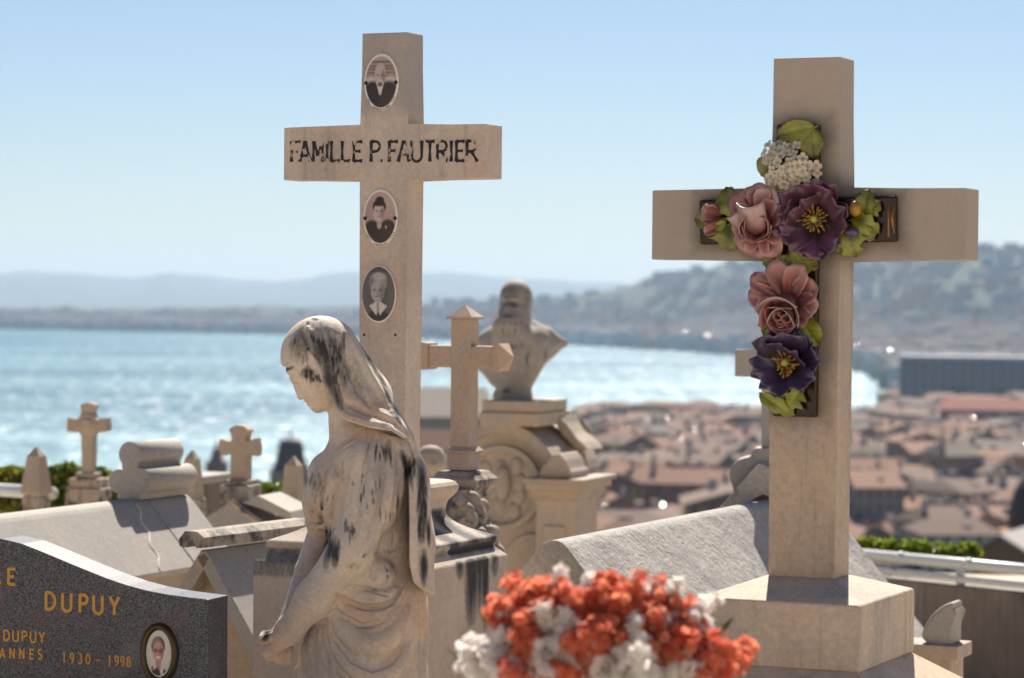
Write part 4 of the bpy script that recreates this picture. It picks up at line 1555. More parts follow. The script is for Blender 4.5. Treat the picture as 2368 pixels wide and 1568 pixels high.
# ---- small cross and lobed stone on the far end of that tomb, half hidden by the flower cross
r0 = P(1786, 1160, 7.9)
SC = Root('stone_cross', 'small plain cross half hidden behind the flower cross, on a lobed stone', 'cross', (r0.x, r0.y, GROUND), math.radians(-8))
a = [SC.on(x, y, 1, 0) for x, y in ((1763, 733), (1808, 733), (1808, 1036), (1763, 1036))]
za, zb = SC.on(1720, 808.5, 1, 0).z, SC.on(1720, 870.5, 1, 0).z
xl, xr = SC.on(1699, 840, 1, 0).x, SC.on(1871, 840, 1, 0).x
bm = bmesh.new()
add_prism(bm, [(a[0].x, a[3].z), (a[1].x, a[3].z), (a[1].x, zb), (xr, zb), (xr, za), (a[1].x, za), (a[1].x, a[0].z), (a[0].x, a[0].z), (a[0].x, za), (xl, za), (xl, zb), (a[0].x, zb)], 0, .05, .002)
bm_obj('cross_body', bm, M['slab'], SC)
lob = [(1741, 1040), (1748, 1035), (1824, 1035), (1831, 1040), (1831, 1056), (1850, 1060), (1868, 1072), (1878, 1092), (1876, 1112), (1866, 1126), (1880, 1180), (1690, 1180), (1700, 1128), (1690, 1112), (1687, 1092), (1694, 1074), (1708, 1062), (1724, 1057), (1740, 1056)]
bm = bmesh.new()
add_prism(bm, [(p.x, p.z) for p in (SC.on(x, y, 1, 0) for x, y in lob)], -.03, .09, .004)
bm_obj('lobed_foot', bm, M['slab'], SC)
bm = bmesh.new()
sp = [SC.on(x, y, 1, -.06) for x, y in ((1665, 1172), (1735, 1092), (1762, 1066), (1790, 1080), (1860, 1172), (1808, 1172), (1793, 1146), (1768, 1134), (1744, 1146), (1734, 1166))]
add_prism(bm, [(p.x, p.z) for p in sp], -.16, -.035, .003)
bm_obj('gable_block', bm, M['rough'], SC)
bm = bmesh.new()
bl = SC.on(1762, 1178, 1, 0)
add_box(bm, bl.x - .13, bl.x + .16, -.03, .3, 0, bl.z - .02, .004)
bm_obj('pillar', bm, M['old'], SC)

# ---- gable-topped cross with carved foot
r0 = P(1072, 1085, 7.4)
GC = Root('stone_cross', 'pinkish cross with little gables on its top and arms, on a blackened carved foot', 'cross', (r0.x, r0.y, GROUND), YAW)
u = 7.4 / F
Z = lambda y, x=1072, d=7.4: P(x, y, d).z - GROUND
bm = bmesh.new()
w, dp = .0285, .0265
add_box(bm, -w, w, -dp, dp, Z(1088), Z(737), .003)
add_box(bm, -.098, -w + .004, -dp + .0015, dp - .0015, Z(850), Z(799), .006)
add_box(bm, w - .004, .098, -dp + .0015, dp - .0015, Z(850), Z(799), .006)
e = .0375
zt0 = Z(738)
add_loft(bm, [[(-e, -e, zt0), (e, -e, zt0), (e, e, zt0), (-e, e, zt0)], [(-e, -e, zt0 + .006), (e, -e, zt0 + .006), (e, e, zt0 + .006), (-e, e, zt0 + .006)],
              [(-.002, -.002, Z(706)), (.002, -.002, Z(706)), (.002, .002, Z(706)), (-.002, .002, Z(706))]])
zm, hh = (Z(850) + Z(799)) / 2, .0365
for s in (-1, 1):
    x0, x1, x2 = s * .094, s * .112, s * .140
    q4 = lambda x, h, d: [(x, -d, zm - h), (x, d, zm - h), (x, d, zm + h), (x, -d, zm + h)]
    add_loft(bm, [q4(x0, hh * .94, .031), q4(x1, hh, .034), q4(x2, .003, .003)])
bm_obj('cross_body', bm, M['pink'], GC)
bm = bmesh.new()
add_box(bm, -.034, .034, -.034, .034, Z(1086), Z(1046), .003)
add_loft(bm, square_rings([(.040, Z(1046)), (.040, Z(1042)), (.031, Z(1034))]))
bm_obj('socket', bm, M['pink'], GC)
bm = bmesh.new()
add_loft(bm, square_rings([(.055, Z(1148)), (.052, Z(1138)), (.060, Z(1128)), (.069, Z(1120)), (.069, Z(1106)), (.058, Z(1097)), (.054, Z(1092)), (.050, Z(1088))]))
bm_obj('moulding', bm, M['dirty'], GC)
CV = View(1080, 1200, 7.3)
Q = Field((960, -85, -1400), (1215, 95, -1130), 3.0)
Q.chain([(1075, 0, -1140, 52), (1080, 0, -1250, 70), (1080, 0, -1420, 82)], 20)
rr = np.random.default_rng(4)
for (x, z, r) in ((1128, -1160, 22), (1150, -1180, 20), (1160, -1200, 17), (1150, -1225, 26), (1180, -1226, 16), (1168, -1260, 26), (1185, -1285, 24), (1130, -1200, 26), (1110, -1170, 22), (1180, -1325, 24), (1100, -1230, 26), (1135, -1250, 26), (1040, -1180, 24), (1030, -1230, 26)):
    for yy in (-40, 0, 35):
        Q.ell((x - abs(yy) * .25 + rr.normal() * 3, yy, z + rr.normal() * 3), (r, r * .9, r * 1.1), 6)
for k in range(50):
    x, z = 1010 + 180 * rr.random(), -1150 - 200 * rr.random()
    a_ = rr.random() * 6.28
    Q.drape([(x, z), (x + 22 * math.cos(a_), z + 22 * math.sin(a_))], 6, 5, k % 2 == 0, .2)
v, f = Q.mesh()
np_mesh('carved_foot', CV.world(v) - np.array(GC.loc), f, M['dirty'], GC, {'stain': blobs(v, [(1085, 1180, 22, 50, .2, .7), (1150, 1240, 14, 22, 0, .8), (1185, 1300, 16, 36, 0, .6), (1120, 1205, 10, 30, .3, .6)])})
bm = bmesh.new()
add_box(bm, -.105, .105, -.1, .12, 0, Z(1385), .004)
bm_obj('pillar', bm, M['old'], GC)

# ---- bearded bust on a round-headed monument
AD = 11.5
r0 = P(1190, 1180, AD)
AM = Root('monument', 'round-headed carved limestone monument with a corner pilaster, under the bearded bust', 'monument', (r0.x, r0.y, GROUND - .4), math.radians(-20))
S_ = AD / F
ax_ = lambda x, y=1180: AM.on(x, y, 1, -.3)
cc = ax_(1163, 1128)
Rr = .232
zc_ = cc.z


def arch_poly(r, zbot, dx=0.0, n=20):
    return [(cc.x + dx - r, zbot)] + [(cc.x + dx - r * math.cos(math.pi * k / n), zc_ + r * math.sin(math.pi * k / n)) for k in range(n + 1)] + [(cc.x + dx + r, zbot)]


def arch_ring(bm, r0, r1, y0, y1, n=24, a0=0.0, a1=math.pi):
    rings = []
    for k in range(n + 1):
        a = a0 + (a1 - a0) * k / n
        cx, sx = -math.cos(a), math.sin(a)
        rings.append([(cc.x + r0 * cx, y0, zc_ + r0 * sx), (cc.x + r1 * cx, y0, zc_ + r1 * sx), (cc.x + r1 * cx, y1, zc_ + r1 * sx), (cc.x + r0 * cx, y1, zc_ + r0 * sx)])
    add_loft(bm, rings)


bm = bmesh.new()
add_prism(bm, arch_poly(Rr, 0), -.3, .16, .004)
bm_obj('body', bm, M['arch'], AM)
bm = bmesh.new()
arch_ring(bm, Rr - .012, Rr + .028, -.345, .17)
bm_obj('arch_band', bm, M['old'], AM)
bm = bmesh.new()
arch_ring(bm, Rr - .085, Rr - .062, -.325, -.299, 30, 0, 2 * math.pi)
bm_obj('ring_moulding', bm, M['arch'], AM)
bm = bmesh.new()
for k in range(9):
    a = math.pi * 2 * k / 9 + .3
    rr_ = .075 + .03 * (k % 2)
    bmesh.ops.create_icosphere(bm, subdivisions=2, radius=.030, matrix=Matrix.Translation((cc.x + rr_ * math.cos(a), -.300, zc_ + rr_ * math.sin(a))) @ Matrix.Diagonal((1, .35, 1.3, 1)))
bmesh.ops.create_icosphere(bm, subdivisions=2, radius=.05, matrix=Matrix.Translation((cc.x, -.31, zc_ + .02)) @ Matrix.Diagonal((.7, .4, 1.5, 1)))
bm_obj('carved_wreath', bm, M['arch'], AM, True)
bm = bmesh.new()
pc = ax_(1232, 1300)
zlow = pc.z
lowr = []
for k in range(13):
    a = math.pi * k / 12
    lowr.append((pc.x - .115 * math.cos(a), zlow + .115 * math.sin(a)))
add_prism(bm, [(pc.x - .115, zlow - .5)] + lowr + [(pc.x + .115, zlow - .5)], -.318, -.302, .004)
bm_obj('arched_panel', bm, M['arch'], AM)
# pilaster with cornice and acroterion
px0, px1 = ax_(1262).x, ax_(1348).x
bm = bmesh.new()
zt_ = ax_(1300, 1152).z
add_box(bm, px0, px1, -.42, -.12, 0, zt_, .004)
bm_obj('pilaster', bm, M['arch'], AM)
bm = bmesh.new()
for (y0, y1, ex) in ((1158, 1146, .012), (1146, 1128, .026), (1128, 1112, .045), (1112, 1101, .060)):
    add_box(bm, px0 - ex * .6, px1 + ex, -.42 - ex, -.12 + ex, ax_(1300, y0).z + .0004, ax_(1300, y1).z, .004)
bm_obj('cornice', bm, M['old'], AM)
bm = bmesh.new()
hp = [ax_(x, y) for x, y in ((1272, 1101), (1272, 1086), (1284, 1078), (1290, 1064), (1304, 1047), (1320, 1045), (1332, 1060), (1340, 1080), (1348, 1088), (1348, 1101))]
add_prism(bm, [(p.x, p.z) for p in hp], -.44, -.22, .006)
bm_obj('acroterion', bm, M['old'], AM)
bm = bmesh.new()
fx = ax_(1305).x
add_prism(bm, [(fx - .045, zt_ - .34), (fx + .045, zt_ - .34), (fx + .045, zt_ - .1), (fx - .045, zt_ - .1)], -.428, -.419, .003)
bm_obj('panel', bm, M['arch'], AM)
bm = bmesh.new()
sx = ax_(1186).x
add_box(bm, sx - .125, sx + .125, -.36, .02, ax_(1186, 984).z, ax_(1186, 953).z, .005)
add_box(bm, sx - .118, sx + .118, -.35, .01, ax_(1186, 953).z + .0005, ax_(1186, 926).z, .005)
bm_obj('top_slab', bm, M['arch'], AM)

bm = bmesh.new()
hp = [ax_(x, y) for x, y in ((1250, 986), (1257, 962), (1266, 984), (1284, 1008), (1312, 1030), (1326, 1050), (1292, 1040), (1262, 1012))]
add_prism(bm, [(p.x, p.z) for p in hp], -.12, .1, .012, seg=3)
bm_obj('scroll_ramp', bm, M['old'], AM)

BV = View(1186, 800, AD - .12)
BU = Root('bust', 'grey stone bust of a bald bearded man on the round-headed monument', 'bust', tuple(BV.o), 0)
Q = Field((1095, -95, -935), (1320, 110, -635), 2.5)
Q.ell((1193, 12, -686), (38, 44, 40), 6)
Q.ell((1186, -8, -708), (33, 32, 40), 8)
Q.ell((1215, 14, -706), (14, 26, 34), 6)
Q.chain([(1200, 10, -740, 26), (1198, 10, -790, 36)], 12)
Q.chain([(1180, -30, -724, 24), (1174, -44, -755, 34), (1178, -46, -782, 28)], 8)
Q.chain([(1198, -26, -726, 22), (1204, -40, -772, 26)], 8)
Q.chain([(1160, -26, -735, 18), (1158, -38, -775, 18)], 8)
Q.chain([(1166, -34, -735, 13), (1155, -36, -780, 16)], 6)
Q.chain([(1162, -30, -693, 5), (1192, -38, -691, 5.5)], 5)
Q.chain([(1174, -38, -694, 4.5), (1172, -50, -715, 6)], 4)
for x in (1163, 1188):
    Q.ell((x, -42, -703), (10, 11, 7), 3, sub=True)
Q.chain([(1158, -42, -724, 6), (1174, -52, -720, 7), (1192, -42, -726, 6)], 3)
Q.chain([(1166, -46, -731, 3), (1184, -47, -732, 3)], 2, sub=True)
for k in range(11):
    x = 1152 + 6.2 * k
    Q.drape([(x + 4, -735), (x, -760), (x - 2 + rr.normal() * 3, -792)], 2.6, 3, k % 2 == 0, .2)
Q.chain([(1150, 10, -800, 46), (1200, 5, -812, 58), (1238, 10, -800, 46)], 20)
Q.chain([(1232, 12, -758, 16), (1264, 16, -778, 19), (1305, 18, -793, 6)], 9)
Q.chain([(1236, 14, -790, 34), (1270, 16, -800, 22), (1302, 18, -795, 8)], 14)
Q.chain([(1160, 8, -770, 24), (1122, 4, -796, 22), (1112, 0, -830, 18)], 14)
Q.chain([(1180, 0, -830, 58), (1190, 5, -862, 40), (1188, 8, -900, 30)], 20)
Q.chain([(1120, 0, -850, 14), (1150, 4, -872, 20), (1185, 6, -880, 26)], 14)
Q.chain([(1225, 10, -845, 28), (1205, 8, -880, 28)], 14)
Q.chain([(1160, 8, -918, 22), (1208, 8, -918, 24)], 10)
for k in range(7):
    x = 1135 + 20 * k
    Q.drape([(x + 10, -795), (x, -830), (x + 4, -862)], 3, 6, k % 2 == 0, .1)
v, f = Q.mesh()
np_mesh('carving', BV.world(v) - np.array(BU.loc), f, M['bust'], BU, {'stain': blobs(v, [(1174, 702, 20, 5, .0, .6), (1176, 731, 14, 3, 0, .7), (1218, 690, 9, 30, 0, .4), (1180, 672, 30, 10, 0, .38), (1170, 903, 9, 8, 0, .8), (1180, 800, 40, 10, 0, .4)])})  # blobs also darken the eye sockets and mouth line

# ---- stone ball finial behind the veiled statue
bc = P(996, 1062, 9.5)
BF = Root('finial', 'rounded stone urn showing between the lettered cross and the gabled cross', 'urn', (bc.x, bc.y, GROUND), 0)
s = 9.5 / F
Zb = lambda y: P(996, y, 9.5).z - GROUND
bm = bmesh.new()
add_loft(bm, lathe_rings([(.001, Zb(1029)), (14 * s, Zb(1031)), (26 * s, Zb(1038)), (33 * s, Zb(1052)), (35 * s, Zb(1066)), (37 * s, Zb(1072)), (35 * s, Zb(1080)), (28 * s, Zb(1094)), (20 * s, Zb(1106)), (32 * s, Zb(1112)), (34 * s, .02), (34 * s, 0)][::-1], 28))
bm_obj('urn_body', bm, M['old'], BF, True)


# ---- small monuments near the hedge
def obelisk(px, ytop, ysh, wtop, ybot, wbot, ybase, wbase, d, label, yaw):
    s = d / F
    r0 = P(px, ybase, d)
    R_ = Root('obelisk', label, 'obelisk', (r0.x, r0.y, GROUND - .6), yaw, 'small stone obelisks near the hedge')
    Zo = lambda y: P(px, y, d).z - R_.loc.z
    k = 1.0 / (math.cos(yaw) + abs(math.sin(yaw))) / 2
    bm = bmesh.new()
    add_loft(bm, square_rings([(wbot * k * s, Zo(ybot)), (wtop * k * s, Zo(ysh)), (.002, Zo(ytop))]))
    bm_obj('shaft', bm, M['old'], R_)
    bm = bmesh.new()
    add_loft(bm, square_rings([(wbase * k * s, 0), (wbase * k * s, Zo(ybase)), (wbase * .86 * k * s, Zo(ybase) + .012), (wbot * .95 * k * s, Zo(ybot))]))
    bm_obj('base', bm, M['dirty'], R_)


obelisk(84, 1033, 1054, 42, 1138, 70, 1152, 62, 10.8, 'short blunt obelisk near the yellow-green hedge, left of the ringed cross', math.radians(-24))
obelisk(444, 1040, 1062, 36, 1140, 52, 1156, 64, 10.8, 'obelisk half hidden behind the stacked stone rolls', math.radians(-24))
obelisk(678, 1054, 1076, 42, 1172, 54, 1182, 62, 9.6, 'slim obelisk just left of the veiled statue', math.radians(-24))

# ringed cross
CD = 11.0
r0 = P(199, 1150, CD)
RX = Root('stone_cross', 'ringed stone cross with flared arms at the left, in front of the sea', 'cross', (r0.x, r0.y, GROUND - .6), math.radians(-14))
pr = lambda pts: [(p.x, p.z) for p in (RX.on(x, y, 1, 0) for x, y in pts)]
bm = bmesh.new()
add_prism(bm, pr([(188, 1094), (213, 1094), (211, 1008), (217, 1000), (228, 994), (232, 1001), (248, 997), (244, 982), (248, 966), (230, 968), (226, 974), (213, 966), (210, 952), (221, 936), (202, 930), (182, 938), (190, 952), (186, 966),
                  (174, 974), (170, 967), (153, 966), (157, 982), (153, 998), (170, 1001), (174, 994), (182, 1000), (190, 1008)]), 0, .05, .004)
bm_obj('cross_body', bm, M['old'], RX)
bm = bmesh.new()
cz = RX.on(199.5, 981, 1, -.012)
for r, y0 in ((25, -.008), (14, -.016)):
    ring = [[(cz.x + rr_ * CD / F * math.cos(2 * math.pi * k / 32), y, cz.z + rr_ * CD / F * math.sin(2 * math.pi * k / 32)) for k in range(32)] for rr_, y in ((r, .0), (r, y0 + .004), (r - 2.5, y0))]
    add_loft(bm, ring)
bm_obj('ring', bm, M['old'], RX)
bm = bmesh.new()
Zr = lambda y: P(199, y, CD).z - RX.loc.z
for y0, y1, w in ((1400, 1128, 44), (1128, 1106, 38), (1106, 1093, 26)):
    add_box(bm, -w * CD / F, w * CD / F, -w * CD / F * .8 + .025, w * CD / F * .8 + .025, max(0, Zr(y0)) + .0004, Zr(y1), .005)
bm_obj('base', bm, M['dirty'], RX)

# flared cross on a little gabled tomb
FD = 9.4
r0 = P(550, 1150, FD)
FX = Root('stone_cross', 'small cross with flared ends on a square block, left of the veiled statue', 'cross', (r0.x, r0.y, GROUND - .3), math.radians(-16))
pr = lambda pts: [(p.x, p.z) for p in (FX.on(x, y, 1, 0) for x, y in pts)]
bm = bmesh.new()
add_prism(bm, pr([(531, 1112), (569, 1112), (566, 1050), (573, 1047), (592, 1057), (594, 1034), (590, 1012), (573, 1024), (565, 1022), (563, 1012), (575, 995), (560, 984), (544, 983), (527, 992), (538, 1010), (537, 1022), (527, 1024), (508, 1013), (505, 1034), (509, 1056), (528, 1047), (536, 1050)]), 0, .055, .004)
bm_obj('cross_body', bm, M['old'], FX)
bm = bmesh.new()
Zf = lambda y: P(550, y, FD).z - FX.loc.z
add_box(bm, -.052, .052, -.035, .085, Zf(1170), Zf(1121), .004)
add_box(bm, -.042, .042, -.025, .075, Zf(1121) + .0004, Zf(1110), .003)
bm_obj('block', bm, M['dirty'], FX)
r0 = P(540, 1168, 9.3)
FT = Root('tomb', 'low gabled stone tomb under the flared cross, ribs crossing on its front', 'tomb', (r0.x, r0.y, GROUND - .3), math.radians(-16))
o = Vector((0, 0.02, r0.z - FT.loc.z))
bm = bmesh.new()
add_prism(bm, shifted(roof_poly(.26, .125, .01, .035), o), -.02, .34, .003)
bm_obj('roof', bm, M['slab'], FT)
bm = bmesh.new()
add_box(bm, -.23, .23, .02, .32, 0, o.z - .15, .003)
add_prism(bm, [(-.21, o.z - .151), (.21, o.z - .151), (0, o.z - .052)], .0, .3)
bm_obj('body', bm, M['old'], FT)
for s in (-1, 1):
    bm = bmesh.new()
    add_tube(bm, [(-s * .012, -.012 - .001 * s, o.z + .02), (s * .09, -.012 - .001 * s, o.z - .05), (s * .25, -.012 - .001 * s, o.z - .15)], .012, 6)
    bm_obj('rib', bm, M['dirty'], FT)
bm = bmesh.new()
add_prism(bm, [(.03, o.z + .01), (.09, o.z + .035), (.20, o.z - .015), (.21, o.z - .045), (.09, o.z - .005)], -.01, .2, .003)
bm_obj('leaning_slab', bm, M['slab'], FT)

# low wall with a pale coping behind it
a, b = P(452, 1110, 11.4), P(534, 1104, 11.7)
LW = Root('low_wall', 'low dark wall with pale coping, behind the flared cross', 'wall', (a.x, a.y, GROUND - 1.0), math.atan2(b.y - a.y, b.x - a.x))
ln = math.hypot(b.x - a.x, b.y - a.y)
bm = bmesh.new()
add_box(bm, 0, ln, .02, .16, 0, a.z - LW.loc.z - .02, .004)
bm_obj('wall_body', bm, M['wallgrey'], LW)
bm = bmesh.new()
add_box(bm, -.02, ln + .02, -.01, .19, a.z - LW.loc.z - .0196, a.z - LW.loc.z + .012, .004)
bm_obj('coping', bm, M['slab'], LW)

# ---- retaining wall with white rails on the right
W0, W1 = P(1985, 1284, 12.0), P(2470, 1324, 11.2)
RWL = Root('boundary_wall', 'stained grey brown wall topped by two white pipes, at the right', 'wall', (W0.x, W0.y, GROUND - 1.6), math.atan2(W1.y - W0.y, W1.x - W0.x))
ln = math.hypot(W1.x - W0.x, W1.y - W0.y)
zw = W0.z - RWL.loc.z
bm = bmesh.new()
add_box(bm, -1.2, ln + .6, .0, .35, 0, zw - .085, .01)
bm_obj('wall_body', bm, M['wallgrey'], RWL)
M['rail'] = plain('white_painted_pipe', (.62, .64, .62), .35, 0, .08, 4)
for z0, r, yy in ((0, .024, .05), (-.058, .013, .0)):
    bm = bmesh.new()
    add_tube(bm, [(-.9, yy, zw + z0), (ln + .6, yy, zw + z0)], r, 14)
    for k in range(1, 7):
        x = -.9 + k * .36
        add_tube(bm, [(x, yy, zw + z0), (x + .03, yy, zw + z0)], r * 1.18, 14)
    bm_obj('pipe', bm, M['rail'], RWL, True)
bm = bmesh.new()
for k in range(5):
    add_box(bm, -.6 + k * .55, -.585 + k * .55, .03, .07, zw - .09, zw + .0, .002)
bm_obj('bracket', bm, M['rail'], RWL)

# grey pipe rail at the far left
a, b = P(-60, 1128, 11.5), P(122, 1141, 11.0)
PR = Root('pipe_rail', 'grey pipe rail in front of the hedge at the left edge', 'rail', (a.x, a.y, a.z), 0)
bm = bmesh.new()
add_tube(bm, [(0, 0, 0), tuple(b - a)], .026, 12)
bm_obj('pipe', bm, M['rail'], PR, True)
bm = bmesh.new()
for t in (.2, .75):
    p = (b - a) * t
    add_tube(bm, [tuple(p), (p.x, p.y, p.z - 1.0)], .016, 8)
bm_obj('post', bm, M['rail'], PR, True)


# ---- hedges and ivy: leaf masses
def leaf_mass(name, label, cat, boxes, n, size, cols, seed):
    r = np.random.default_rng(seed)
    vs, fs, cs = [], [], []
    for (c, ext, k) in boxes:
        for i in range(int(n * k)):
            d = r.normal(size=3)
            d /= np.linalg.norm(d)
            p = np.array(c) + d * np.array(ext) * (r.random() ** .35)
            u = r.normal(size=3)
            u /= np.linalg.norm(u)
            w = np.cross(u, r.normal(size=3))
            w /= np.linalg.norm(w)
            s = size * (.6 + .8 * r.random())
            b = len(vs)
            nn = np.cross(u, w)
            vs += [p - u * s, p + w * s * .55 + nn * s * .2, p + u * s, p - w * s * .55 + nn * s * .2]
            fs.append((b, b + 1, b + 2, b + 3))
            col = np.array(cols[r.integers(len(cols))]) * (.75 + .5 * r.random())
            cs += [col] * 4
    R_ = mesh_obj(name, vs, fs, M['leafmass'], None, False, {'paint': np.array(cs)})
    tag(R_, label, cat)
    return R_


q = NT('hedge_leaf')
at = q.n('Attribute', attribute_name='paint')
q.l(at.outputs['Color'], q.b.inputs['Base Color'])
q.b.inputs['Roughness'].default_value = .4
tr = q.n('BsdfTranslucent')
ms = q.n('MixShader')
ms.inputs[0].default_value = .45
q.l(at.outputs['Color'], tr.inputs[0])
q.l(q.b.outputs[0], ms.inputs[1])
q.l(tr.outputs[0], ms.inputs[2])
q.l(ms.outputs[0], q.t.nodes['Material Output'].inputs['Surface'])
M['leafmass'] = q.m


def at_px(x, y, d):
    return tuple(P(x, y, d))


Gr = [(.10, .16, .02), (.07, .12, .02), (.16, .2, .03)]
Ye = [(.30, .27, .03), (.22, .22, .03), (.12, .16, .02)]
hb = [(at_px(x, 1122 + 5 * math.sin(x), 11.9), (.06, .09, .075), 1) for x in range(-40, 70, 16)] + [(at_px(x, 1152, 11.9), (.08, .09, .07), .8) for x in range(-50, 90, 18)]
h1 = leaf_mass('hedge', 'sunlit yellow-green hedge at the left edge', 'hedge', hb, 420, .016, Ye, 31)
hb = [(at_px(x, y, 11.9), (.07, .09, .085), 1) for x, y in ((96, 1155), (125, 1152), (150, 1150), (100, 1130), (122, 1122), (148, 1118), (168, 1118), (225, 1124), (245, 1132), (262, 1140))] + [(at_px(158, 1086, 11.8), (.045, .04, .03), .5), (at_px(170, 1102, 11.8), (.025, .04, .04), .4), (at_px(234, 1098, 11.8), (.03, .03, .03), .3)]
h2 = leaf_mass('hedge', 'dark green shrub behind the ringed cross', 'hedge', hb, 420, .016, Gr + [(.26, .24, .03)], 32)
hb = [(at_px(x, 1132 + (x % 7), 11.4), (.05, .06, .035), 1) for x in (588, 606, 622, 640, 655)]
h3 = leaf_mass('hedge', 'strip of green leaves between the flared cross and the slim obelisk', 'hedge', hb, 320, .014, Gr + [(.22, .28, .03)], 33)
iv = [(at_px(x, y, 12.2 - (x - 2000) * .001), (.05, .05, .036), 1) for x, y in ((2006, 1262), (2022, 1268), (2046, 1270), (2070, 1272), (2092, 1270), (2112, 1268), (2134, 1274), (2150, 1280), (2172, 1276), (2190, 1284), (2215, 1282), (2236, 1290), (2240, 1276))]
h4 = leaf_mass('ivy', 'bright green leaves growing over the white pipes of the wall', 'plant', iv, 130, .024, [(.2, .27, .02), (.13, .2, .02), (.28, .3, .04)], 34)

# ================================================================== glazed ceramic flowers on the right cross
CF = Root('ceramic_flower_cross', 'glazed ceramic cross of roses, poppies and hydrangea fixed to the pale stone cross', 'ornament', tuple(RC.loc + rot2(YAW, (0, -RD, 0))), YAW)
PT = .016                                    # thickness of the brown backing


def fp(x, y):
    """point on the face of the cross seen at (x, y)"""
    p = CF.on(x, y, 1, 0)
    return Vector((p.x, 0, p.z))


UPX = (fp(1880, 500) - fp(1780, 500)).length / 100


def plate(corners, hole=None):
    bm = bmesh.new()
    pts = [fp(*c) for c in corners]
    add_prism(bm, [(p.x, p.z) for p in pts], -PT, -.0003, .0045, seg=3)
    return bm


bm_obj('backing_plate', plate([(1800, 289), (1900, 288), (1893, 965), (1791, 962)]), M['plate_glaze'], CF)
bm_obj('backing_plate', plate([(1622, 463), (2077, 453), (2078, 560), (1624, 566)]), M['plate_glaze'], CF)
bm = bmesh.new()
a = fp(2060, 470)
b = fp(2060, 548)
add_tube(bm, [(a.x, -PT - .0005, a.z), (b.x, -PT - .0005, b.z)], .0022, 6)
a, m_, b = fp(2073, 478), fp(2068, 508), fp(2073, 540)
add_tube(bm, [(a.x, -PT, a.z), (m_.x, -PT - .001, m_.z), (b.x, -PT, b.z)], [.0012, .003, .0012], 6)
bm_obj('glaze_line', bm, plain('amber_glaze', (.25, .10, .015), .25, 0, .3, 30, coat=.6), CF, True)


def frame_place(pts, c, n0, azim, tilt_axis=0.0, tilt=0.0):
    """pts in flower frame (a right, b up, n outwards) -> local coordinates"""
    mt = Matrix.Rotation(tilt, 3, Vector((math.cos(tilt_axis), math.sin(tilt_axis), 0))) @ Matrix.Rotation(azim, 3, 'Z')
    out = []
    for p in pts:
        v = mt @ Vector(p)
        out.append(Vector((c.x + v.x, -(PT + n0 + v.z), c.z + v.y)))
    return out


def petal(L, W, cup, curl, ruf=0.0, nf=2.0, ph=0.0, lift=0.0, r0=0.0, tip=.16, nu=11, nv=13, wpow=.8, lip=0.0):
    pts = []
    for i in range(nu):
        u = i / (nu - 1)
        w = W * .5 * (.20 + .80 * math.sin(math.pi * .5 * u ** wpow))
        for j in range(nv):
            v = -1 + 2 * j / (nv - 1)
            a = v * w
            b = L * (u - tip * u * v * v + .02 * ruf * u * math.sin(nf * 5 * v + ph * 2))
            n = curl * L * u * u + cup * W * v * v * (.35 + .65 * u) + ruf * L * u ** 4 * (math.sin(nf * math.pi * v + ph) * .065 + .03 * u * u * math.sin(17 * v + ph * 3)) - lip * L * max(0, u - .72) ** 2 * 6
            c, s = math.cos(lift), math.sin(lift)
            pts.append((a, r0 + b * c - n * s, b * s + n * c))
    faces = [(i * nv + j, i * nv + j + 1, (i + 1) * nv + j + 1, (i + 1) * nv + j) for i in range(nu - 1) for j in range(nv - 1)]
    uv = [(i / (nu - 1), -1 + 2 * j / (nv - 1)) for i in range(nu) for j in range(nv)]
    return pts, faces, np.array(uv)


def thick(o, t):
    m = o.modifiers.new('thickness', 'SOLIDIFY')
    m.thickness = t
    m.offset = 0
    return o


def mixc(a, b, t):
    t = np.clip(t, 0, 1)[:, None]
    return np.array(a) * (1 - t) + np.array(b) * t


def pet_obj(parent, spec, c, n0, azim, cols, tilt_axis=0, tilt=0, t=.0013, name='petal'):
    pts, f, uv = petal(**spec)
    u, v = uv[:, 0], uv[:, 1]
    base, mid, edge = cols[:3]
    if len(cols) > 3:
        base = tuple(x * .8 for x in base)
    jit = .9 + .2 * rng.random()
    col = mixc(base, mid, smooth(u, .12, .80))  # dark petal bases paint in the shade between petals
    col = mixc(col, edge, np.maximum(smooth(u, .78, 1.0), smooth(np.abs(v), .82, 1.0) * u) * .8) if False else np.where((u > .0)[:, None], col * (1 - .0), col)
    if len(cols) > 3:                     # poppies: dark eye, pale thin rim
        e = (smooth(u, .88, 1.0) * .75)[:, None]
        k = (1 - smooth(u, .22, .46))[:, None]
        col = col * (1 - k) + np.array(cols[3]) * k
    else:
        e = np.clip(np.maximum(smooth(u, .7, 1.0), smooth(np.abs(v), .7, 1.0) * smooth(u, .3, .8)) * .8, 0, 1)[:, None]
    col = col * (1 - e) + np.array(edge) * e
    col = col * (1 - .35 * smooth(np.sin(v * 3 + u * 4 + azim * 3), .2, 1))[:, None]
    stripes = 1 - .07 * (np.sin(v * 16 + u * 3) > .3) * u
    col = col * stripes[:, None] * jit
    o = mesh_obj(name, frame_place(pts, c, n0, azim, tilt_axis, tilt), f, M['glaze'], parent, True, {'paint': col})
    return thick(o, t)


def ball(bm, c, r, sub=2, sc=(1, 1, 1)):
    bmesh.ops.create_icosphere(bm, subdivisions=sub, radius=r, matrix=Matrix.Translation(c) @ Matrix.Diagonal((*sc, 1)))


PINK = ((.17, .035, .035), (.42, .15, .14), (.56, .30, .27))
PINKL = ((.32, .12, .12), (.50, .29, .29), (.60, .44, .41))
PINKD = ((.12, .025, .03), (.30, .085, .09), (.45, .22, .20))
PURP = ((.045, .018, .03), (.135, .045, .085), (.22, .12, .16), (.022, .010, .009))
VIOL = ((.030, .018, .036), (.066, .038, .095), (.16, .12, .18), (.02, .010, .010))


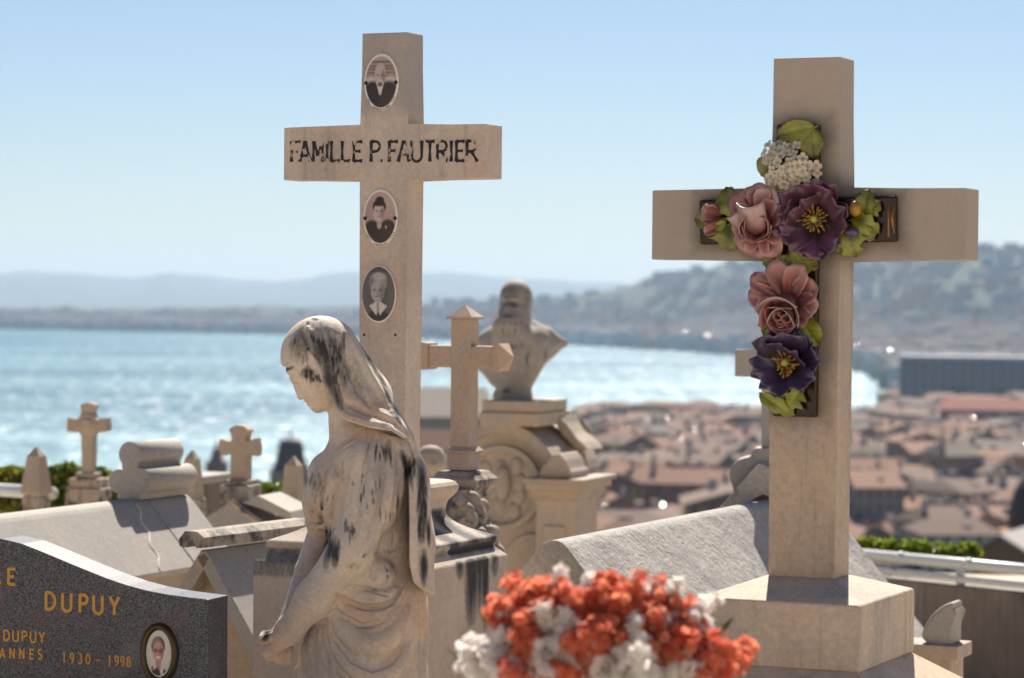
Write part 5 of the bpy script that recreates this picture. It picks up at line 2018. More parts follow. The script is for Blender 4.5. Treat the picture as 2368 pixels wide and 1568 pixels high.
def heart(name, c, n0, r, mat, parent):
    bm = bmesh.new()
    ball(bm, (c.x, -(PT + n0), c.z), r, 3, (1, .7, 1))
    return bm_obj(name, bm, mat, parent, True)


def R(d):
    return math.radians(d)


px_ = UPX
# -- globe rose (left of the middle)
c = fp(1768, 512)
g1 = heart('rose', c, .012, 26 * px_, plain('rose_heart_glaze', (.36, .16, .16), .35, 0, .2, 40, coat=.3), CF)
g1['label'] = 'pink globe rose with a closed heart'
for az_, L, W, li, col in ((18, 74, 62, 22, PINK), (-6, 82, 56, 30, PINK), (48, 78, 50, 24, PINKD), (-28, 80, 62, 34, PINKL), (-62, 64, 66, 38, PINK), (75, 62, 60, 26, PINK), (110, 60, 66, 28, PINK), (150, 72, 58, 20, PINK), (178, 76, 60, 16, PINK), (-150, 84, 56, 20, PINK), (-122, 74, 50, 30, PINK)):
    pet_obj(g1, dict(L=L * px_, W=W * px_, cup=.28, curl=-.12, lift=R(li), r0=6 * px_, ruf=.25, ph=az_, lip=.12), c, .004 + .0012 * rng.random(), R(az_), col)
for az_, L, W, li, cup in ((100, 62, 62, 52, .42), (150, 58, 60, 55, .4), (205, 52, 66, 52, .42), (-40, 56, 58, 60, .42), (30, 56, 54, 58, .42), (250, 50, 60, 58, .42)):
    pet_obj(g1, dict(L=L * px_, W=W * px_, cup=cup, curl=.35, lift=R(li), r0=17 * px_, ph=az_, lip=.05), c, .006, R(az_), PINK, R(30), R(18))
pet_obj(g1, dict(L=70 * px_, W=64 * px_, cup=-.30, curl=-.55, lift=R(72), r0=-6 * px_, wpow=.5), Vector((c.x + .001, 0, c.z - 26 * px_)), .026, R(4), PINKL)
pet_obj(g1, dict(L=54 * px_, W=40 * px_, cup=-.32, curl=-.5, lift=R(70), r0=-4 * px_, wpow=.5), Vector((c.x - .016, 0, c.z - 22 * px_)), .022, R(35), PINKL)

# -- purple poppy
c = fp(1894, 508)


def poppy(c, pet, cols, r_heart, label, tilt_ax, tilt):
    f = heart('poppy', c, .012, r_heart * .62, plain('poppy_heart_glaze', (.035, .018, .012), .3, 0, .4, 60, coat=.4), CF)
    f['label'] = label
    for az_, L, W, li, ruf, n0 in pet:
        pet_obj(f, dict(L=L * .93 * px_, W=W * .93 * px_, cup=.10, curl=.16, lift=R(li), r0=5 * px_, ruf=ruf, nf=2.6, ph=az_ * .7, tip=.10, nu=15, nv=29, wpow=.5, lip=.10), c, n0, R(az_), cols, tilt_ax, tilt, .0011)
    bm = bmesh.new()
    for k in range(46):
        a_ = 2 * math.pi * k / 46 + rng.normal() * .16
        l = r_heart * (.35 + .75 * rng.random())
        hN = .020 + .006 * rng.random()
        p0 = frame_place([(0.2 * l * math.cos(a_), .2 * l * math.sin(a_), .008), (.7 * l * math.cos(a_), .7 * l * math.sin(a_), hN - .002), (l * math.cos(a_), l * math.sin(a_), hN)], c, .006, 0, tilt_ax, tilt)
        add_tube(bm, p0, [.0016, .0014, .0020], 5)
        if k % 3 == 0:
            ball(bm, p0[-1], .0026, 1)
    bm_obj('stamens', bm, plain('ochre_glaze', (.26, .135, .008), .35, 0, .75, 120, coat=.3), f, True)
    bm = bmesh.new()
    p = frame_place([(0, 0, .018)], c, .006, 0, tilt_ax, tilt)[0]
    ball(bm, p, .0072, 3, (1, 1, 1))
    for k in range(7):
        a_ = 2 * math.pi * k / 7
        q0 = frame_place([(.0015 * math.cos(a_), .0015 * math.sin(a_), .0252), (.0065 * math.cos(a_), .0065 * math.sin(a_), .0222)], c, .006, 0, tilt_ax, tilt)
        add_tube(bm, q0, .0008, 5)
    bm_obj('pistil', bm, plain('yellow_green_glaze', (.42, .42, .09), .3, 0, .25, 60, coat=.3), f, True)
    return f


poppy(c, ((10, 92, 140, 26, 1.3, .004), (70, 76, 120, 24, 1.2, .0015), (-52, 88, 136, 34, 1.5, .007), (-110, 80, 120, 22, 1.2, .0025), (150, 86, 140, 14, 1.2, .001), (205, 84, 120, 12, 1.2, .0), (108, 84, 120, 18, 1.3, .0035), (40, 66, 110, 46, 1.5, .008)), PURP, 36 * px_, 'purple poppy with ochre stamens at the crossing', R(90), R(8))
c = fp(1830, 842)
poppy(c, ((5, 84, 132, 40, 1.3, .005), (-55, 88, 128, 24, 1.3, .002), (-105, 84, 110, 18, 1.2, .001), (72, 74, 120, 20, 1.3, .0025), (132, 74, 120, 20, 1.2, .0015), (185, 66, 130, 16, 1.2, .0), (-25, 62, 116, 56, 1.4, .007)), VIOL, 32 * px_, 'dark violet poppy at the foot', R(0), R(-10))

# -- open rose below the crossing
c = fp(1830, 700)
g2 = heart('rose', c, .010, 24 * px_, plain('rose_dark_glaze', (.13, .04, .035), .35, 0, .3, 40, coat=.3), CF)
g2['label'] = 'pink open rose with a dark scrolled heart'
for az_, L, W, li, n0, col in ((12, 98, 58, 20, .002, PINK), (52, 98, 50, 16, .001, PINKD), (76, 88, 62, 14, .0, PINK), (-28, 98, 62, 22, .003, PINK), (-60, 84, 70, 18, .002, PINK), (-95, 76, 64, 18, .001, PINK), (105, 70, 54, 22, .001, PINKD), (-140, 66, 70, 16, .0, PINK), (180, 66, 74, 16, .001, PINK), (140, 62, 66, 20, .0015, PINK)):
    pet_obj(g2, dict(L=L * px_, W=W * .92 * px_, cup=.26, curl=-.04, lift=R(li * 1.3), r0=4 * px_, ruf=.3, ph=az_, lip=.1), c, n0, R(az_), col)
cs = Vector((c.x - 2 * px_, 0, c.z - 22 * px_))
for az_, L, W, li, r0 in ((4, 76, 96, 44, 10), (-58, 62, 76, 44, 12), (62, 62, 76, 44, 12), (118, 46, 66, 46, 13), (180, 40, 72, 50, 13), (-120, 46, 66, 46, 13), (30, 50, 70, 62, 8), (-34, 50, 70, 62, 8)):
    pet_obj(g2, dict(L=L * px_, W=W * px_, cup=.22, curl=.30, lift=R(li), r0=r0 * px_, ph=az_, lip=.12), cs, .006, R(az_), PINKL if abs(az_) < 60 else PINKD, 0, R(14))
bm = bmesh.new()
for turn, (ox, oz, rr0, hh_) in enumerate(((0, -4, 22, .030), (-9, -2, 11, .034), (9, -6, 11, .034), (2, 6, 10, .036), (-3, -15, 10, .033))):
    ring = []
    for k in range(15):
        a_ = 2 * math.pi * k / 18 + turn
        rr_ = rr0 * px_ * (1 - .02 * k)
        ring.append((rr_ * math.cos(a_) + ox * px_, rr_ * math.sin(a_) * .85 + oz * px_))
    for (x0, z0), (x1, z1) in zip(ring, ring[1:]):
        q0 = frame_place([(x0, z0, .006), (x1, z1, .006), (x1 * 1.12, z1 * 1.12, hh_), (x0 * 1.12, z0 * 1.12, hh_)], cs, .002, 0, 0, R(10))
        vv = [bm.verts.new(p) for p in q0]
        bm.faces.new(vv)
bmesh.ops.remove_doubles(bm, verts=bm.verts[:], dist=.00005)
thick(bm_obj('petal_scroll', bm, plain('rose_scroll_glaze', (.30, .12, .11), .35, 0, .3, 60, coat=.3), g2, True), .0022)


# -- leaves
def leaf(bx, by, tx, ty, W, n0=.004, curl=.1, lobes=0.0, brown=.85, cup=.16, seed=0, bend=0.0):
    b, t = fp(bx, by), fp(tx, ty)
    d = t - b
    L = d.length
    azim = math.atan2(-d.x, d.z)
    r = np.random.default_rng(seed + int(bx * 7 + ty))
    nu, nv = 17, 11
    pts, col = [], []
    ph = r.random() * 6
    for i in range(nu):
        u = i / (nu - 1)
        w = W * 1.2 * px_ * .5 * math.sin(math.pi * min(1, .06 + .94 * u)) ** .75 * (1.15 - .35 * u)
        for j in range(nv):
            v = -1 + 2 * j / (nv - 1)
            ser = 1 + lobes * .35 * math.sin(u * 19 + ph + (v > 0)) * abs(v) ** 2 + .05 * math.sin(u * 45 + ph)
            a_ = v * w * ser + bend * L * u * u
            n = curl * L * math.sin(math.pi * u) + cup * abs(v) * w + .05 * w * math.sin(6 * u + 3 * v + ph) - .10 * w * math.exp(-(v / .12) ** 2)
            pts.append((a_, L * u + .06 * L * abs(v) * (1 if u < .9 else 0), n))
            e = max(smooth(np.array(u), .72, 1.0) * brown, smooth(np.array(abs(v)), .78, 1.0) * brown * (.4 + .6 * r.random()))
            g = np.array((.24, .26, .02)) * (1 + .35 * math.sin(3 * u + ph)) + np.array((.14, .09, .0)) * max(0, math.sin(5 * v + 4 * u + ph)) * .6
            dk = .5 + .5 * math.sin(4.3 * u + 2.1 * v + ph * 2) * math.sin(7 * u - 3 * v + ph)
            g = g * (.62 + .5 * dk) * (.72 if abs(v) < .07 else 1) * (1 - .14 * (math.sin(u * 34 - abs(v) * 9) > .5))
            col.append(g * (1 - e) + np.array((.085, .035, .010)) * e)
    f = [(i * nv + j, i * nv + j + 1, (i + 1) * nv + j + 1, (i + 1) * nv + j) for i in range(nu - 1) for j in range(nv - 1)]
    thick(mesh_obj('leaf', frame_place(pts, b, n0, azim), f, M['glaze'], CF, True, {'paint': np.array(col)}), .0014)


for a in ((1893, 295, 1803, 315, 44, .004, .08), (1886, 297, 1887, 370, 50, .005, .1), (1800, 372, 1768, 408, 48, .006, .1), (1808, 380, 1792, 412, 34, .004, .1),
          (1714, 506, 1688, 433, 54, .006, .12, .5), (1700, 490, 1722, 462, 34, .008, .1, .3), (1698, 518, 1694, 582, 60, .006, .12, .8, .8), (1676, 524, 1614, 505, 34, .005, .1, .5), (1690, 512, 1640, 540, 28, .008, .1),
          (2004, 506, 2020, 438, 40, .007, .14, .4, .8), (2006, 500, 1996, 444, 26, .006, .12), (2010, 498, 2043, 466, 34, .007, .1, .5), (1978, 502, 2042, 540, 44, .006, .12, .7, .5), (1966, 520, 1988, 596, 56, .005, .14, 1.0, .8), (1990, 520, 2030, 556, 30, .007, .12, .5), (1954, 530, 1950, 590, 40, .003, .1, .8),
          (1832, 588, 1902, 618, 56, .005, .1, 1.0, .8), (1850, 586, 1868, 640, 44, .004, .1, .8), (1814, 586, 1772, 612, 40, .005, .1, .7, .8), (1828, 590, 1812, 626, 34, .005, .1),
          (1800, 746, 1765, 728, 44, .004, .1, .5, .8), (1796, 760, 1768, 768, 30, .003, .1), (1864, 740, 1903, 800, 54, .006, .12, .1), (1858, 746, 1898, 760, 40, .004, .1),
          (1846, 960, 1762, 907, 30, .005, .10, .6, .6), (1830, 946, 1866, 896, 40, .006, .12, 1.0, .9), (1816, 936, 1800, 905, 34, .004, .1, .8)):
    leaf(*a)
# stems and buds
bm = bmesh.new()
for pts in ([(1900, 290), (1890, 298), (1868, 320), (1850, 345)], [(1660, 500), (1688, 508), (1712, 508)], [(1658, 532), (1682, 526), (1710, 512)], [(1988, 488), (1996, 502), (1966, 512)], [(1985, 536), (1976, 526), (1962, 516)]):
    add_tube(bm, [(p.x, -PT - .006, p.z) for p in (fp(*q_) for q_ in pts)], .0022, 7)
bm_obj('stem', bm, plain('stem_glaze', (.16, .17, .03), .35, 0, .3, 60, coat=.3), CF, True)
bc_ = fp(1652, 495)
bud = heart('rosebud', bc_, .010, 15 * px_, plain('bud_glaze', (.40, .21, .19), .35, 0, .2, 60, coat=.3), CF)
for az_, li, col in ((78, 20, PINKL), (105, 34, PINK), (60, 40, PINK)):
    pet_obj(bud, dict(L=46 * px_, W=38 * px_, cup=.32, curl=.18, lift=R(li), r0=-4 * px_), Vector((bc_.x + 22 * px_, 0, bc_.z - 4 * px_)), .008, R(az_), col)
bc_ = fp(1656, 533)
b2 = heart('rosebud', bc_, .008, 8 * px_, bud.data.materials[0], CF)
pet_obj(b2, dict(L=40 * px_, W=22 * px_, cup=.4, curl=.15, lift=R(18), r0=-4 * px_), Vector((bc_.x + 18 * px_, 0, bc_.z + 6 * px_)), .008, R(112), PINK)
bm = bmesh.new()
p = fp(1989, 484)
ball(bm, (p.x, -PT - .014, p.z), 15 * px_, 3, (1, 1, 1.15))
bm_obj('bud', bm, plain('amber_bud_glaze', (.36, .19, .02), .35, 0, .45, 110, coat=.3), CF, True)
bm = bmesh.new()
p = fp(1981, 538)
ball(bm, (p.x, -PT - .014, p.z), 15 * px_, 3, (1.15, 1, .8))
bm_obj('bud', bm, plain('violet_bud_glaze', (.07, .045, .10), .35, 0, .3, 60, coat=.3), CF, True)

# -- hydrangea: many small four-petalled florets
q = NT('cream_floret_glaze')
v = q.coords()
at = q.n('Attribute', attribute_name='paint')
q.l(q.mix(1.0, at.outputs['Color'], q.mix(q.noise(v, 200, 3), (.8, .8, .8), (1, 1, 1)), 'MULTIPLY'), q.b.inputs['Base Color'])
q.b.inputs['Roughness'].default_value = .35
q.b.inputs['Coat Weight'].default_value = .3
fv, ff, fcol = [], [], []
for k in range(4):
    pts, f, uv = petal(L=12.0 * px_, W=11 * px_, cup=.12, curl=-.22, lift=R(24), r0=.4 * px_, nu=6, nv=6, tip=.2, wpow=.6)
    a_ = math.pi / 2 * k
    b0 = len(fv)
    fv += [(p[0] * math.cos(a_) - p[1] * math.sin(a_), p[0] * math.sin(a_) + p[1] * math.cos(a_), p[2]) for p in pts]
    ff += [tuple(i + b0 for i in x) for x in f]
    fcol += [tuple(np.array((.40, .28, .13)) * (1 - min(1, u * 2)) + np.array((.60, .54, .41)) * min(1, u * 2)) for u, _ in uv]
fme = bpy.data.meshes.new('floret')
fme.from_pydata(fv, [], ff)
fme.shade_smooth()
fme.materials.append(q.m)
ca = fme.attributes.new('paint', 'FLOAT_COLOR', 'POINT')
ca.data.foreach_set('color', np.c_[np.array(fcol), np.ones(len(fcol))].astype(np.float32).ravel())
hc = fp(1836, 392)
hy = heart('hydrangea', hc, .008, 22 * px_, plain('hydrangea_core_glaze', (.13, .10, .04), .4, 0, .4, 60), CF)
hy['label'] = 'cream hydrangea head of small florets'
spots = []
for (x0, y0, rx, ry, n) in ((1804, 357, 32, 25, 15), (1838, 385, 46, 28, 22), (1876, 404, 30, 28, 16), (1812, 424, 26, 22, 11), (1850, 350, 14, 14, 2), (1842, 418, 46, 14, 10)):
    k = 0
    for tries in range(4000):
        if k >= n:
            break
        a_, r_ = rng.random() * 6.28, rng.random() ** .5
        x, y = x0 + rx * r_ * math.cos(a_), y0 + ry * r_ * math.sin(a_)
        if all((x - s[0]) ** 2 + (y - s[1]) ** 2 > 13.5 ** 2 for s in spots):
            spots.append((x, y))
            k += 1
for x, y in spots:
    p = fp(x, y)
    dx, dy = (x - 1838) / 75, (y - 388) / 65
    n_ = PT + .030 - .022 * (dx * dx + dy * dy) + .003 * rng.normal()
    o = bpy.data.objects.new('floret', fme)
    COL.objects.link(o)
    o.parent = hy
    nd = Vector((dx * .8 + rng.normal() * .18, -1, -dy * .8 + rng.normal() * .18)).normalized()
    o.matrix_local = Matrix.Translation((p.x, -max(.006, n_), p.z)) @ nd.to_track_quat('Z', 'Y').to_matrix().to_4x4() @ Matrix.Rotation(rng.random() * 6.28, 4, 'Z') @ Matrix.Scale(.85 + .3 * rng.random(), 4)

# ================================================================== bouquet of orange and white flowers
BD = 3.55
r0 = P(1400, 1560, BD)
BQ = Root('bouquet', 'loose bouquet of orange and white flower sprays in the foreground', 'bouquet', (r0.x, r0.y, GROUND), 0)
u = BD / F


def petalmat(name, a, b, c):
    q = NT(name)
    oi = q.n('ObjectInfo')
    v = q.coords()
    col = q.mix(oi.outputs['Random'], a, b)
    col = q.mix(q.ramp(q.noise(v, 130, 3), .45, .7), col, c)
    q.l(col, q.b.inputs['Base Color'])
    q.b.inputs['Roughness'].default_value = .6
    q.b.inputs['Specular IOR Level'].default_value = .25
    tr = q.n('BsdfTranslucent')
    q.l(col, tr.inputs[0])
    ms = q.n('MixShader')
    ms.inputs[0].default_value = .6
    q.l(q.b.outputs[0], ms.inputs[1])
    q.l(tr.outputs[0], ms.inputs[2])
    q.l(ms.outputs[0], q.t.nodes['Material Output'].inputs['Surface'])
    return q.m


MO = petalmat('orange_petal', (.84, .29, .16), (.74, .17, .11), (.90, .46, .30))
MW = petalmat('white_petal', (.90, .87, .83), (.86, .79, .79), (.92, .90, .82))
MG = plain('olive_stem', (.12, .13, .03), .6, 0, .4, 60)


def spray_mesh(mat, seed, n, ln):
    r = np.random.default_rng(seed)
    bm = bmesh.new()
    for k in range(n):
        t = r.random() ** .8
        rad = .016 * (1 - .45 * t)
        a = r.random() * 6.28
        c = Vector((rad * r.random() ** .4 * math.cos(a), rad * r.random() ** .4 * math.sin(a), ln * t))
        # floret: five rounded petals round a small cup
        R_ = .0056 * (.8 + .45 * r.random())
        nd = Vector((c.x * 26 + r.normal() * .3, c.y * 26 + r.normal() * .3, .55 + r.normal() * .25)).normalized()
        mt = Matrix.Translation(c) @ nd.to_track_quat('Z', 'Y').to_matrix().to_4x4() @ Matrix.Rotation(r.random() * 6, 4, 'Z')
        for j in range(5):
            a5 = 2 * math.pi * j / 5
            ca, sa = math.cos(a5), math.sin(a5)
            rim = []
            for (l, w, h) in ((.12, .0, .0), (.62, -.50, .30), (1.02, -.34, .34 + .2 * r.random()), (1.14, .0, .22), (1.02, .34, .34 + .2 * r.random()), (.62, .50, .30)):
                rim.append(bm.verts.new(mt @ Vector((R_ * (l * ca - w * sa), R_ * (l * sa + w * ca), R_ * h))))
            mid = bm.verts.new(mt @ Vector((R_ * .7 * ca, R_ * .7 * sa, R_ * .12)))
            for q0, q1 in zip(rim, rim[1:] + rim[:1]):
                bm.faces.new((q0, q1, mid))
        bmesh.ops.create_icosphere(bm, subdivisions=1, radius=R_ * .26, matrix=mt @ Matrix.Translation((0, 0, R_ * .15)))
    me = bpy.data.meshes.new('flower_spray')
    bm.to_mesh(me)
    bm.free()
    me.shade_smooth()
    me.materials.append(mat)
    return me


SO = [spray_mesh(MO, 40 + k, 20 + 4 * k, .030 + .005 * k) for k in range(5)]
SW = [spray_mesh(MW, 60 + k, 18 + 4 * k, .028 + .005 * k) for k in range(5)]
heart0 = Vector((0, .02, P(1400, 1760, BD).z - GROUND))
stems = bmesh.new()
clus = [  # x, y, spread x, spread y, orange sprays, white sprays
    (1172, 1340, 12, 16, 3, 0), (1150, 1400, 22, 22, 5, 0), (1135, 1425, 14, 12, 3, 0), (1200, 1390, 26, 24, 7, 0), (1245, 1345, 24, 14, 6, 0), (1245, 1400, 26, 26, 7, 1), (1310, 1370, 34, 24, 9, 0),
    (1345, 1335, 40, 8, 1, 4), (1290, 1335, 10, 6, 0, 2), (1390, 1375, 30, 26, 9, 1), (1430, 1340, 34, 12, 4, 2), (1450, 1400, 34, 24, 8, 1), (1500, 1345, 34, 10, 2, 5), (1520, 1385, 34, 26, 8, 0), (1560, 1365, 16, 16, 2, 3),
    (1575, 1410, 22, 20, 6, 0), (1280, 1410, 26, 16, 0, 4), (1255, 1430, 22, 10, 0, 3), (1305, 1465, 22, 20, 0, 4), (1215, 1450, 20, 24, 5, 1), (1205, 1500, 16, 26, 6, 0), (1165, 1460, 18, 18, 1, 5),
    (1075, 1490, 16, 18, 0, 5), (1110, 1510, 24, 22, 0, 8), (1075, 1545, 20, 22, 0, 6), (1140, 1545, 26, 22, 0, 7), (1185, 1540, 16, 20, 3, 3), (1250, 1520, 16, 26, 0, 6), (1290, 1490, 26, 16, 1, 4),
    (1335, 1450, 30, 24, 8, 0), (1400, 1440, 34, 24, 8, 0), (1340, 1500, 26, 18, 5, 1), (1310, 1550, 22, 18, 3, 2), (1270, 1560, 20, 14, 1, 3), (1450, 1460, 26, 20, 6, 1), (1440, 1505, 34, 20, 0, 9), (1490, 1500, 26, 22, 1, 7),
    (1420, 1550, 30, 18, 0, 7), (1500, 1550, 36, 18, 0, 8), (1560, 1550, 24, 18, 0, 5), (1560, 1470, 26, 20, 3, 3), (1600, 1440, 20, 22, 3, 4), (1620, 1395, 10, 14, 0, 3), (1635, 1420, 14, 12, 0, 4), (1622, 1460, 18, 22, 6, 1),
    (1650, 1490, 22, 18, 6, 1), (1690, 1500, 20, 14, 6, 0), (1720, 1510, 16, 14, 5, 0), (1670, 1535, 26, 16, 7, 0), (1630, 1545, 26, 18, 3, 4), (1705, 1545, 14, 10, 2, 0), (1650, 1380, 4, 6, 0, 1), (1585, 1500, 26, 18, 4, 2), (1380, 1490, 20, 14, 4, 2), (1520, 1430, 30, 20, 6, 2),
]
rb = np.random.default_rng(77)
for x, y, sx, sy, no, nw in clus:
    for k in range(no + nw):
        if k % 5 == 4:
            continue
        qx, qy = 1394 + (x - 1394) * .905 + rb.normal() * sx * .5, 1568 + (y - 1568) * .92 + 12 + rb.normal() * sy * .5
        ex, ey = (qx - 1395) / 345, (1600 - qy) / 285
        bulge = math.sqrt(max(0.0, 1 - min(1, ex * ex + ey * ey)))
        p = P(qx, qy, BD - .145 * bulge + rb.normal() * .012) - BQ.loc
        d = (p - heart0).normalized()
        o = bpy.data.objects.new('flower_spray', (SO if k < no else SW)[rb.integers(5)])
        COL.objects.link(o)
        o.parent = BQ.o
        d2 = (d + Vector(rb.normal(size=3) * .22)).normalized()
        o.matrix_local = Matrix.Translation(p - d2 * .018) @ d2.to_track_quat('Z', 'Y').to_matrix().to_4x4() @ Matrix.Rotation(rb.random() * 6.28, 4, 'Z') @ Matrix.Scale(.78 + .36 * rb.random(), 4)
        if k % 2 == 0:
            m_ = heart0.lerp(p, .55) + Vector(rb.normal(size=3) * .01)
            add_tube(stems, [heart0 + Vector((rb.normal() * .012, rb.normal() * .012, -.06)), m_, p], .0011, 5)
bm_obj('stems', stems, MG, BQ, True).name = 'stem_bundle'
bm = bmesh.new()
for k in range(170):
    a, t = rb.random() * 6.28, rb.random()
    c = heart0 + Vector((.17 * math.cos(a) * t ** .5, .10 * math.sin(a) * t ** .5, .03 + .13 * rb.random()))
    d = (c - heart0).normalized()
    w = d.cross(Vector(rb.normal(size=3))).normalized() * .004
    l = .03 + .03 * rb.random()
    n_ = d.cross(w).normalized() * .003
    vv = [bm.verts.new(p) for p in (c, c + d * l * .5 + w + n_, c + d * l, c + d * l * .5 - w + n_)]
    bm.faces.new(vv)
lf = bm_obj('leaf_sprigs', bm, M['leaf_green'] if 'leaf_green' in M else plain('bouquet_leaf', (.13, .15, .03), .5, 0, .5, 40), BQ)
lf.name = 'greenery'
lf['kind'] = 'stuff'
bm = bmesh.new()
zt = heart0.z - .02
add_loft(bm, lathe_rings([(.055, 0), (.06, .01), (.03, .05), (.03, .25), (.07, .36), (.085, zt * .75), (.075, zt - .03), (.08, zt), (.07, zt), (.062, zt - .06)], 28))
bm_obj('vase', bm, M['granite'], BQ, True)

# ================================================================== the old town, the far shore and its buildings
def far_pt(px, r, z=0.0):
    a = az(px)
    return Vector((r * math.sin(a), r * math.cos(a), z))


def wallmat(name, c):
    q = NT(name)
    v = q.coords()
    q.l(q.mix(q.noise(v, 6, 4), tuple(x * .85 for x in c), tuple(min(1, x * 1.1) for x in c)), q.b.inputs['Base Color'])
    q.b.inputs['Roughness'].default_value = .9
    return q.m


WALLC = [(0.432, 0.249, 0.108), (0.453, 0.357, 0.259), (0.324, 0.152, 0.091), (0.540, 0.497, 0.432), (0.389, 0.303, 0.173), (0.280, 0.237, 0.206), (0.453, 0.270, 0.162)]
ROOFC = [(0.189, 0.082, 0.043), (0.147, 0.082, 0.052), (0.232, 0.113, 0.062), (0.118, 0.064, 0.043), (0.175, 0.113, 0.075), (0.141, 0.106, 0.082), (0.210, 0.095, 0.045)]
WN = ['ochre', 'cream', 'red brown', 'off-white', 'sand yellow', 'grey beige', 'apricot']
WM = [wallmat('town_wall_%s' % n.replace(' ', '_').replace('-', '_'), c) for n, c in zip(WN, WALLC)]
RMT = [wallmat('terracotta_roof', c) for c in ROOFC]
WIN = plain('dark_window', (.03, .032, .04), .3)
CHM = wallmat('chimney_render', (.50, .42, .34))
SKY_L = plain('roof_light_glass', (.5, .5, .5), .12, 1.0, .02)


def quadbox(vs, fs, c, sx, sy, z0, z1, yaw):
    b = len(vs)
    cs, sn = math.cos(yaw), math.sin(yaw)
    for z in (z0, z1):
        for x, y in ((-sx, -sy), (sx, -sy), (sx, sy), (-sx, sy)):
            vs.append((c[0] + x * cs - y * sn, c[1] + x * sn + y * cs, z))
    fs += [tuple(b + i for i in f) for f in ((4, 5, 6, 7), (0, 1, 5, 4), (1, 2, 6, 5), (2, 3, 7, 6), (3, 0, 4, 7))]


def roofshape(vs, fs, c, sx, sy, z0, h, yaw, hip):
    b = len(vs)
    cs, sn = math.cos(yaw), math.sin(yaw)
    L = sx * (1 - hip)
    pts = [(-sx, -sy, 0), (sx, -sy, 0), (sx, sy, 0), (-sx, sy, 0), (-L, 0, h), (L, 0, h), (-sx, -sy, -.035 * 10 * h), (sx, -sy, -.035 * 10 * h), (sx, sy, -.035 * 10 * h), (-sx, sy, -.035 * 10 * h)]
    pts = pts[:6] + [(x, y, -.06 * h) for x, y, _ in pts[6:]]
    for x, y, z in pts:
        vs.append((c[0] + x * cs - y * sn, c[1] + x * sn + y * cs, z0 + z))
    fs += [tuple(b + i for i in f) for f in ((0, 1, 5, 4), (1, 2, 5), (2, 3, 4, 5), (3, 0, 4), (6, 7, 1, 0), (7, 8, 2, 1), (8, 9, 3, 2), (9, 6, 0, 3), (9, 8, 7, 6))]


def unit_house(k):
    """house of unit size: walls 1 x 1 x 1, shared by its copies"""
    hip = [0, .35, .0, .5, .2, .0, .4][k % 7]
    root = bpy.data.objects.new('town_house', None)
    vs, fs = [], []
    quadbox(vs, fs, (0, 0), .5, .5, 0, 1, 0)
    if hip == 0:
        b = len(vs)
        vs += [(-.5, -.5, 1), (-.5, .5, 1), (-.5, 0, 1.145), (.5, -.5, 1), (.5, .5, 1), (.5, 0, 1.145)]
        fs += [(b, b + 1, b + 2), (b + 3, b + 5, b + 4)]
    w = mesh_obj('wall', vs, fs, WM[k % 7], root)
    vs, fs = [], []
    roofshape(vs, fs, (0, 0), .53, .56, 1.003, .16, 0, hip)
    r = mesh_obj('roof', vs, fs, RMT[(k * 3 + 1) % 7], root)
    for (x, y) in ((.22, .16), (-.3, -.12), (.05, .3))[:1 + k % 3]:
        vs, fs = [], []
        quadbox(vs, fs, (x, y), .035, .05, 1.0, 1.26, 0)
        mesh_obj('chimney', vs, fs, CHM, r)
    vs, fs = [], []
    for zz_ in (.12, .32, .52, .72, .88):
        for i in range(5):
            x = -.4 + .2 * i
            quadbox(vs, fs, (x, -.5), .035, .006, zz_, zz_ + .11, 0)
            quadbox(vs, fs, (.5, x), .006, .035, zz_, zz_ + .11, 0)
            quadbox(vs, fs, (-.5, x), .006, .035, zz_, zz_ + .11, 0)
    mesh_obj('window_band', vs, fs, WIN, w)['kind'] = 'stuff'
    if k % 3 == 0:
        vs, fs = [], []
        quadbox(vs, fs, (.1, -.28), .06, .05, 1.02, 1.10, .0)
        mesh_obj('roof_light', vs, fs, SKY_L, r)
    return root


def tree_copy(o, parent=None):
    c = o.copy()
    COL.objects.link(c)
    if parent:
        c.parent = parent
    for ch in o.children:
        tree_copy(ch, c)
    return c


rt = np.random.default_rng(101)
protos = [unit_house(k) for k in range(14)]
cand = []
r = 610.0
while r < 2250:
    step = 20 + 5 * (r > 1100)
    width_px = 14.0 / r * F
    px = 930 + rt.random() * width_px
    while px < 2480:
        w = 10 + 20 * rt.random() ** 1.8
        d = 12 + 11 * rt.random()
        if r < near_shore(px) - 60:
            h = 11 + 6 * rt.random() ** 1.4 + (5 if rt.random() < .06 and r < 1200 else 0) - (2 if r > 1200 else 0)
            block = math.sin(px * .004 + r * .006) * .5 + math.sin(r * .011) * .35
            cand.append((px, r + rt.normal() * 4, w, d, h, block * 1.1 + rt.normal() * .14 + (math.pi / 2 if rt.random() < .35 else 0)))
        px += (w + 1.5 + 3 * (rt.random() < .2)) / r * F
    r += step


def hidden(px, r, h):
    z = ground_z(r, px) + h * 1.25
    y = yhor(px) - z / r * F
    if px < 965 or px > 2390:
        return True
    if px < 1285 and y > 960:
        return True
    if px < 1420 and y > 1130:
        return True
    if 1775 < px < 1962:
        return True
    if px < 1775 and y > 1235 - (px - 1280) * .17:
        return True
    return y > 1300


# mirror panes added for glints, each turned to reflect the sun at the camera
q = NT('sunlit_pane')
q.b.inputs['Base Color'].default_value = (.8, .8, .8, 1)
q.b.inputs['Metallic'].default_value = 1.0
q.b.inputs['Roughness'].default_value = .30
PANE = q.m


